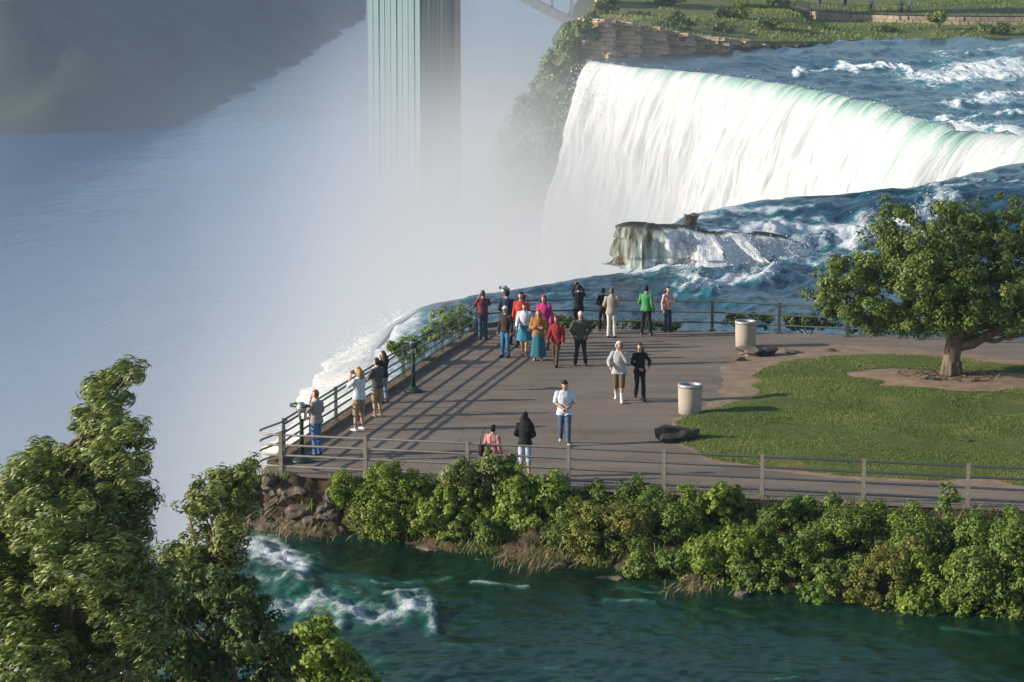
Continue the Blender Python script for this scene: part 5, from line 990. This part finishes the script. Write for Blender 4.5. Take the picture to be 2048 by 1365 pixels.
    for nm_, y_, x_, z_, rad, mt in (('eye', .088, .03, .012, (.011, .007, .007), 'eye'), ('mouth', .09, 0, -.058, (.022, .008, .007), 'lip')):
        for e in ((-1, 1) if x_ else (1,)):
            m2 = MB(); m2.ell((0, 0, 0), rad, 8, 5); vv_ = m2.V[0] + np.array([e * x_, y_, z_]); m3 = MB(); m3.add(W(vv_ @ RH.T + hc) * s, m2.F); m3.build(nm_, M[mt], root, True, False)
    if held:
        mid = (LA[-1][0] + LA[1][0]) / 2 + np.array([0, .03, .02]); mid = W(mid)[0] * s; c_, s_ = math.cos(heading), math.sin(heading); wp_ = np.array([p[0] + c_ * mid[0] - s_ * mid[1], p[1] + s_ * mid[0] + c_ * mid[1], mid[2]])
        ro = empty('compact_camera', tuple(wp_), heading); tag(ro, held, 'camera'); m2 = MB(); m2.box((0, 0, 0), (.12, .045, .075)); m2.box((0, .0, .042), (.04, .035, .012)); m2.build('body', M['black'], ro, False, False); m2 = MB(); m2.tube([(0, .02, 0), (0, .05, 0), (0, .065, 0)], [.03, .03, .026], 12); m2.build('lens', M['scope_silver'], ro, True, False)
    return root, s
J = (.10, .15, .25); LJ = (.11, .20, .36); BK = (.018, .018, .02); NV = (.03, .04, .07); KH = (.33, .25, .15); BR = (.06, .035, .02); DK = (.014, .012, .011)
# along the gorge railing
person('person in grey t-shirt and blue jeans lifting a camera beside the silver coin viewer', 634, 912, 780, 1.05, (.30, .29, .27), LJ, (.22, .10, .05), ('face', 'front'), 'stand', 'short', hairstyle='short', shirt2=(.22, .21, .20), slim=1.08)
person('blond person in white t-shirt and khaki shorts photographing at the gorge railing', 719, 862, 734, .9, (.62, .64, .68), KH, (.42, .26, .12), ('camera', 'camera'), 'wide', 'short', 'shorts', 'medium', shoe=(.8, .8, .8), slim=1.1, held='small camera held up by the blond person in white')
person('person in dark grey shirt and khaki shorts leaning on the gorge railing', 755, 834, 716, .75, (.10, .095, .09), KH, BR, ('rail', 'rail'), 'stand', 'short', 'shorts', shoe=(.25, .2, .15), slim=1.08)
person('long-haired woman in black at the railing beyond the man in khaki shorts', 768, 806, 702, .8, BK, (.30, .30, .32), BR, ('rail', 'face'), 'stand', 'long', 'trousers', 'long', slim=.92)
# far corner crowd
person('person in black and red striped top and jeans photographing at the far corner', 966, 680, 581, .25, (.06, .025, .035), (.06, .10, .17), (.10, .06, .04), ('camera', 'camera'), 'stand', 'short', shirt2=(.22, .05, .06), slim=1.08, held='camera raised by the person in the striped top')
person('person in navy top with back turned at the far coin viewer', 1014, 690, 580, .1, (.035, .05, .09), NV, DK, ('front', 'front'), 'stand', 'long', slim=1.1)
person('man in dark vest and bright blue jeans with white cap walking along the rail', 1011, 715, 612, 2.6, (.045, .035, .03), (.06, .18, .33), (.3, .28, .26), ('down', 'down'), 'stand', 'long', hat='cap', hatcol=(.75, .75, .74), slim=1.02)
person('dark-haired person in red top in the crowd beside the navy top', 1042, 695, 584, 2.9, (.46, .06, .04), (.08, .06, .06), DK, ('front', 'down'), 'stand', 'long', hairstyle='medium')
person('person in white jacket and turquoise shorts walking with the family group', 1049, 708, 606, 3.0, (.72, .73, .80), (.04, .22, .32), DK, ('down', 'fwd'), 'walk', 'long', 'skirt', hairstyle='short', loose=.026, hem=.80, shoe=(.35, .18, .1))
person('person in magenta hooded top behind the orange shawl', 1088, 700, 591, 2.8, (.46, .035, .18), (.10, .07, .07), (.30, .12, .08), ('down', 'down'), 'stand', 'long', hood=(.46, .035, .18), loose=.026)
person('woman in orange shawl and long teal skirt in the family group', 1077, 721, 619, 3.05, (.40, .17, .045), (.03, .15, .21), (.30, .13, .04), ('fold', 'fold'), 'stand', 'long', 'long_skirt', 'medium', loose=.04, hem=.82, shoe=(.5, .35, .25))
person('person in dark red hooded jacket and brown trousers with a bag strap', 1113, 733, 632, 2.75, (.26, .025, .03), (.11, .07, .04), (.12, .02, .02), ('down', 'fwd'), 'walk', 'long', hood=(.26, .025, .03), loose=.03, hem=.84)
person('man in black camouflage jacket and white cap with legs apart', 1161, 731, 623, 3.1, (.035, .038, .032), (.028, .028, .032), (.3, .28, .26), ('hip', 'hip'), 'wide', 'long', hat='cap', hatcol=(.72, .72, .7), loose=.028, hem=.84, shirt2=(.10, .10, .08), slim=1.1)
person('person all in black raising a camera at the back railing', 1157, 668, 569, .1, BK, BK, DK, ('phone', 'phone'), 'stand', 'long', slim=1.02, held='camera raised by the person in black at the back railing')
person('slim person in black standing beside the man in white trousers', 1206, 664, 576, .2, BK, BK, DK, ('front', 'down'), 'walk', 'long', slim=.92)
person('man in beige jacket and white trousers looking over the rapids', 1223, 676, 576, -.15, (.40, .35, .29), (.70, .64, .56), (.16, .11, .08), ('front', 'front'), 'stand', 'long', loose=.026, hem=.86)
person('man in bright green top and black trousers at the back railing', 1292, 671, 571, -.45, (.075, .30, .10), BK, DK, ('front', 'down'), 'wide', 'long', shoe=(.25, .2, .18))
person('woman in cream patterned top and dark jeans next to the man in green', 1335, 664, 573, -2.6, (.66, .50, .42), (.05, .07, .12), BR, ('fold', 'down'), 'stand', 'long', shirt2=(.42, .20, .16), slim=.92, hairstyle='medium')
# middle of the terrace
person('person in grey hooded sweatshirt, brown shorts and white socks walking arm in arm', 1238, 804, 683, 3.05, (.42, .42, .43), (.13, .10, .06), BR, ('face', 'link'), 'walk', 'long', 'shorts', 'long', hood=(.62, .60, .56), shoe=(.82, .82, .8), socks=(.8, .8, .78), loose=.03, hem=.82, headturn=.3)
person('long-haired woman in black cardigan and trousers walking arm in arm', 1279, 801, 686, 3.25, BK, (.015, .015, .017), (.085, .04, .022), ('link', 'front'), 'walk', 'long', 'trousers', 'long', slim=.92, hem=.86, headturn=-.3)
person('man in white shirt, blue jeans and dark cap walking alone', 1129, 889, 761, 3.2, (.66, .70, .80), (.075, .12, .20), DK, ('front', 'front'), 'walk', 'short', hat='cap', hatcol=(.02, .02, .022), loose=.024, hem=.82, shoe=(.5, .42, .36), slim=1.08)
pk, sk = person('woman in pink patterned top with short dark hair by the front railing', 986, 966, 850, -.5, (.56, .30, .27), (.36, .26, .2), DK, ('front', 'down'), 'stand', 'long', 'skirt', 'short', shirt2=(.34, .12, .11), hem=.74, loose=.026)
person('woman with wild dark hair in black top and pale blue shorts by the front railing', 1050, 955, 824, -.25, BK, (.48, .56, .66), DK, ('front', 'front'), 'stand', 'long', 'shorts', 'bushy', slim=1.0, hem=.90, socks=None)
# shoulder bag of the woman in pink
ro = empty('shoulder_bag', (pk.location.x - .30, pk.location.y - .02, .86)); tag(ro, 'dark shoulder bag at the side of the woman in pink', 'bag')
bm = bmesh.new(); bmesh.ops.create_cube(bm, size=1.0); bmesh.ops.scale(bm, vec=(.15, .30, .30), verts=bm.verts); bmesh.ops.bevel(bm, geom=bm.edges[:], offset=.045, segments=3, affect='EDGES'); me = bpy.data.meshes.new('pouch'); bm.to_mesh(me); bm.free(); link('pouch', me, cloth((.03, .02, .02)), ro)
mb = MB(); mb.tube(curve((0, -.1, .13), (.12, -.03, .62), (-.06, -.05, 0), 8), .012, 6); mb.build('strap', M['black'], ro, True, False)
# visitors on the far walkway, a few pixels tall
def far_person(label, px, py, c1, c2):
    p = at(px, py, 1.5); root = empty('person', (p[0], p[1], 1.5)); tag(root, label, 'person', 'visitors on the far walkway')
    mb = MB(); mb.loft([(0, 0, .8, .12, .1), (0, 0, .95, .17, .12), (0, 0, 1.1, .15, .11), (0, 0, 1.4, .2, .12), (0, 0, 1.5, .07, .07), (0, 0, 1.56, .06, .06), (0, .01, 1.63, .08, .09), (0, .01, 1.72, .07, .08), (0, 0, 1.77, .03, .03)], 10)
    for e in (-1, 1): mb.tube([(e * .19, 0, 1.4), (e * .24, -.02, 1.12), (e * .24, .08, .88)], [.06, .05, .035], 7); mb.tube([(e * .09, 0, .9), (e * .1, .02, .5), (e * .11, 0, .06)], [.09, .06, .045], 7); mb.ell((e * .11, .06, .04), (.05, .12, .04), 8, 5)
    mb.build('body', M['skin'], root, True, False)
    m2 = MB(); m2.loft([(0, 0, .85, .2, .15), (0, 0, 1.1, .18, .14), (0, 0, 1.4, .23, .145), (0, 0, 1.48, .1, .09)], 12); m2.build('shirt', cloth(c1), root, True, False)
    m2 = MB()
    for e in (-1, 1): m2.tube([(e * .09, 0, .95), (e * .1, .02, .5), (e * .11, 0, .08)], [.115, .08, .07], 8)
    m2.build('trousers', cloth(c2), root, True, False); m2 = MB(); m2.ell((0, -.01, 1.69), (.09, .1, .095), 10, 7); m2.build('hair', cloth(DK), root, True, False)
far_person('far walker in white top behind the picket railing', 1818, 26, (.75, .74, .72), (.2, .2, .22)); far_person('far walker in grey beside the walker in white', 1803, 27, (.2, .2, .22), NV); far_person('far walker in pale blue at the curve of the stone wall', 1742, 24, (.35, .4, .48), NV); far_person('far walker in dark clothes behind the wall', 1690, 17, BK, BK); far_person('far walker in pink top near the end of the wall', 1640, 12, (.5, .25, .22), NV)
# ---- spray rising in the gorge: a closed box of heterogeneous mist
def mist():
    x0, x1, y0, y1, z0, z1 = -125, 34, 74, 620, -51.6, 9
    mb = MB(); mb.box(((x0 + x1) / 2, (y0 + y1) / 2, (z0 + z1) / 2), (x1 - x0, y1 - y0, z1 - z0))
    m = bpy.data.materials.new('mist'); m.use_nodes = True; nt = m.node_tree; nt.nodes.clear(); L = nt.links
    out = nt.nodes.new('ShaderNodeOutputMaterial'); vol = nt.nodes.new('ShaderNodeVolumePrincipled'); L.new(vol.outputs[0], out.inputs['Volume'])
    vol.inputs['Anisotropy'].default_value = 0.1
    tc = nt.nodes.new('ShaderNodeTexCoord'); P = tc.outputs['Object']; sp = nt.nodes.new('ShaderNodeSeparateXYZ'); L.new(P, sp.inputs[0])
    def mth(op, a, b=None, c=None):
        n = nt.nodes.new('ShaderNodeMath'); n.operation = op
        for i, q in enumerate((a, b, c)):
            if q is None: continue
            if isinstance(q, (int, float)): n.inputs[i].default_value = q
            else: L.new(q, n.inputs[i])
        return n.outputs[0]
    def mr(v, a, b, c, d):
        n = nt.nodes.new('ShaderNodeMapRange'); n.interpolation_type = 'SMOOTHSTEP'; L.new(v, n.inputs['Value'])
        for k, q in zip(('From Min', 'From Max', 'To Min', 'To Max'), (a, b, c, d)): n.inputs[k].default_value = q
        return n.outputs[0]
    def gauss(c, r):
        s1 = nt.nodes.new('ShaderNodeVectorMath'); s1.operation = 'SUBTRACT'; L.new(P, s1.inputs[0]); s1.inputs[1].default_value = c
        s2 = nt.nodes.new('ShaderNodeVectorMath'); s2.operation = 'DIVIDE'; L.new(s1.outputs[0], s2.inputs[0]); s2.inputs[1].default_value = r
        s3 = nt.nodes.new('ShaderNodeVectorMath'); s3.operation = 'DOT_PRODUCT'; L.new(s2.outputs[0], s3.inputs[0]); L.new(s2.outputs[0], s3.inputs[1])
        return mth('EXPONENT', mth('MULTIPLY', s3.outputs['Value'], -1.0))
    X, Y, Z = sp.outputs
    base = mth('EXPONENT', mth('MULTIPLY', mth('ADD', Z, 52.0), -1 / MIST_H))
    base = mth('MULTIPLY', base, mr(Y, 235, 420, 1, 0)); base = mth('MULTIPLY', base, mr(Z, -12, 6, 1, 0)); base = mth('MULTIPLY', base, mr(X, 0, 30, 1, .0)); base = mth('MULTIPLY', base, mr(X, -125, -95, 0, 1)); base = mth('MULTIPLY', base, mr(X, -70, 5, .4, 1.15))
    base = mth('MULTIPLY', base, MIST_A)
    g1 = mth('MULTIPLY', gauss((2, 250, -30), (15, 60, 17)), MIST_G1); g2 = mth('MULTIPLY', gauss((-9.5, 107, -9), (5, 13, 8)), MIST_G2)
    g3 = mth('MULTIPLY', gauss((-1, 165, -20), (12, 26, 11)), MIST_G3)
    n = nt.nodes.new('ShaderNodeTexNoise'); n.inputs['Scale'].default_value = 0.045; n.inputs['Detail'].default_value = 4.0; n.inputs['Roughness'].default_value = .5
    mp = nt.nodes.new('ShaderNodeMapping'); mp.inputs['Rotation'].default_value = (0, math.radians(35), 0); mp.inputs['Scale'].default_value = (1.0, .55, .5); L.new(P, mp.inputs['Vector']); L.new(mp.outputs[0], n.inputs['Vector'])
    nz = mr(n.outputs['Fac'], .34, .66, .15, 1.95)
    tot = mth('ADD', mth('ADD', base, g1), mth('ADD', g2, g3))
    tot = mth('ADD', tot, mth('MULTIPLY', gauss((-13, 288, -22), (14, 30, 13)), .05)); tot = mth('ADD', tot, mth('MULTIPLY', mr(X, -5, 20, 1, 0), .0003)); n3 = nt.nodes.new('ShaderNodeTexNoise'); n3.inputs['Scale'].default_value = 0.016; n3.inputs['Detail'].default_value = 2.0; L.new(mp.outputs[0], n3.inputs['Vector']); tot = mth('MULTIPLY', tot, mr(n3.outputs['Fac'], .36, .64, .45, 1.6)); tot = mth('MULTIPLY', tot, nz); tot = mth('MULTIPLY', tot, mr(Z, 2, 8.5, 1, 0)); tot = mth('MULTIPLY', tot, mr(Y, 75, 90, 0, 1)); tot = mth('MULTIPLY', tot, mr(X, 24, 33, 1, 0))
    L.new(tot, vol.inputs['Density'])
    cm = nt.nodes.new('ShaderNodeMixRGB'); cm.inputs[1].default_value = (0.38, 0.50, 0.66, 1); cm.inputs[2].default_value = (0.78, 0.79, 0.805, 1); L.new(mth('MAXIMUM', mr(X, -38, 0, 0, 1), mr(Y, 150, 330, .85, 0)), cm.inputs[0]); L.new(cm.outputs[0], vol.inputs['Color'])  # aerial blue and dimness painted into the mist colour, far off and leftwards
    m.cycles.volume_step_rate = MIST_STEP
    o = mb.build('mist', m, None, False); tag(o, 'white spray rising from the foot of the falls', 'mist', kind='stuff')
    return o
MIST_A, MIST_H, MIST_G1, MIST_G2, MIST_G3, MIST_STEP = 0.030, 12.0, 0.045, 0.06, 0.06, 1.0
mist()

# ---- even blue air over the whole place
mb = MB(); mb.box((0, 2300, -6.0), (2600, 5200, 96.0)); hz = bpy.data.materials.new('haze'); hz.use_nodes = True; nt = hz.node_tree; nt.nodes.clear()
o_ = nt.nodes.new('ShaderNodeOutputMaterial'); v_ = nt.nodes.new('ShaderNodeVolumePrincipled'); v_.inputs['Color'].default_value = (0.62, 0.78, 1.0, 1); v_.inputs['Density'].default_value = 0.00013; nt.links.new(v_.outputs[0], o_.inputs['Volume'])
tag(mb.build('haze', hz, None, False), 'thin blue air over the gorge', 'haze', kind='stuff')
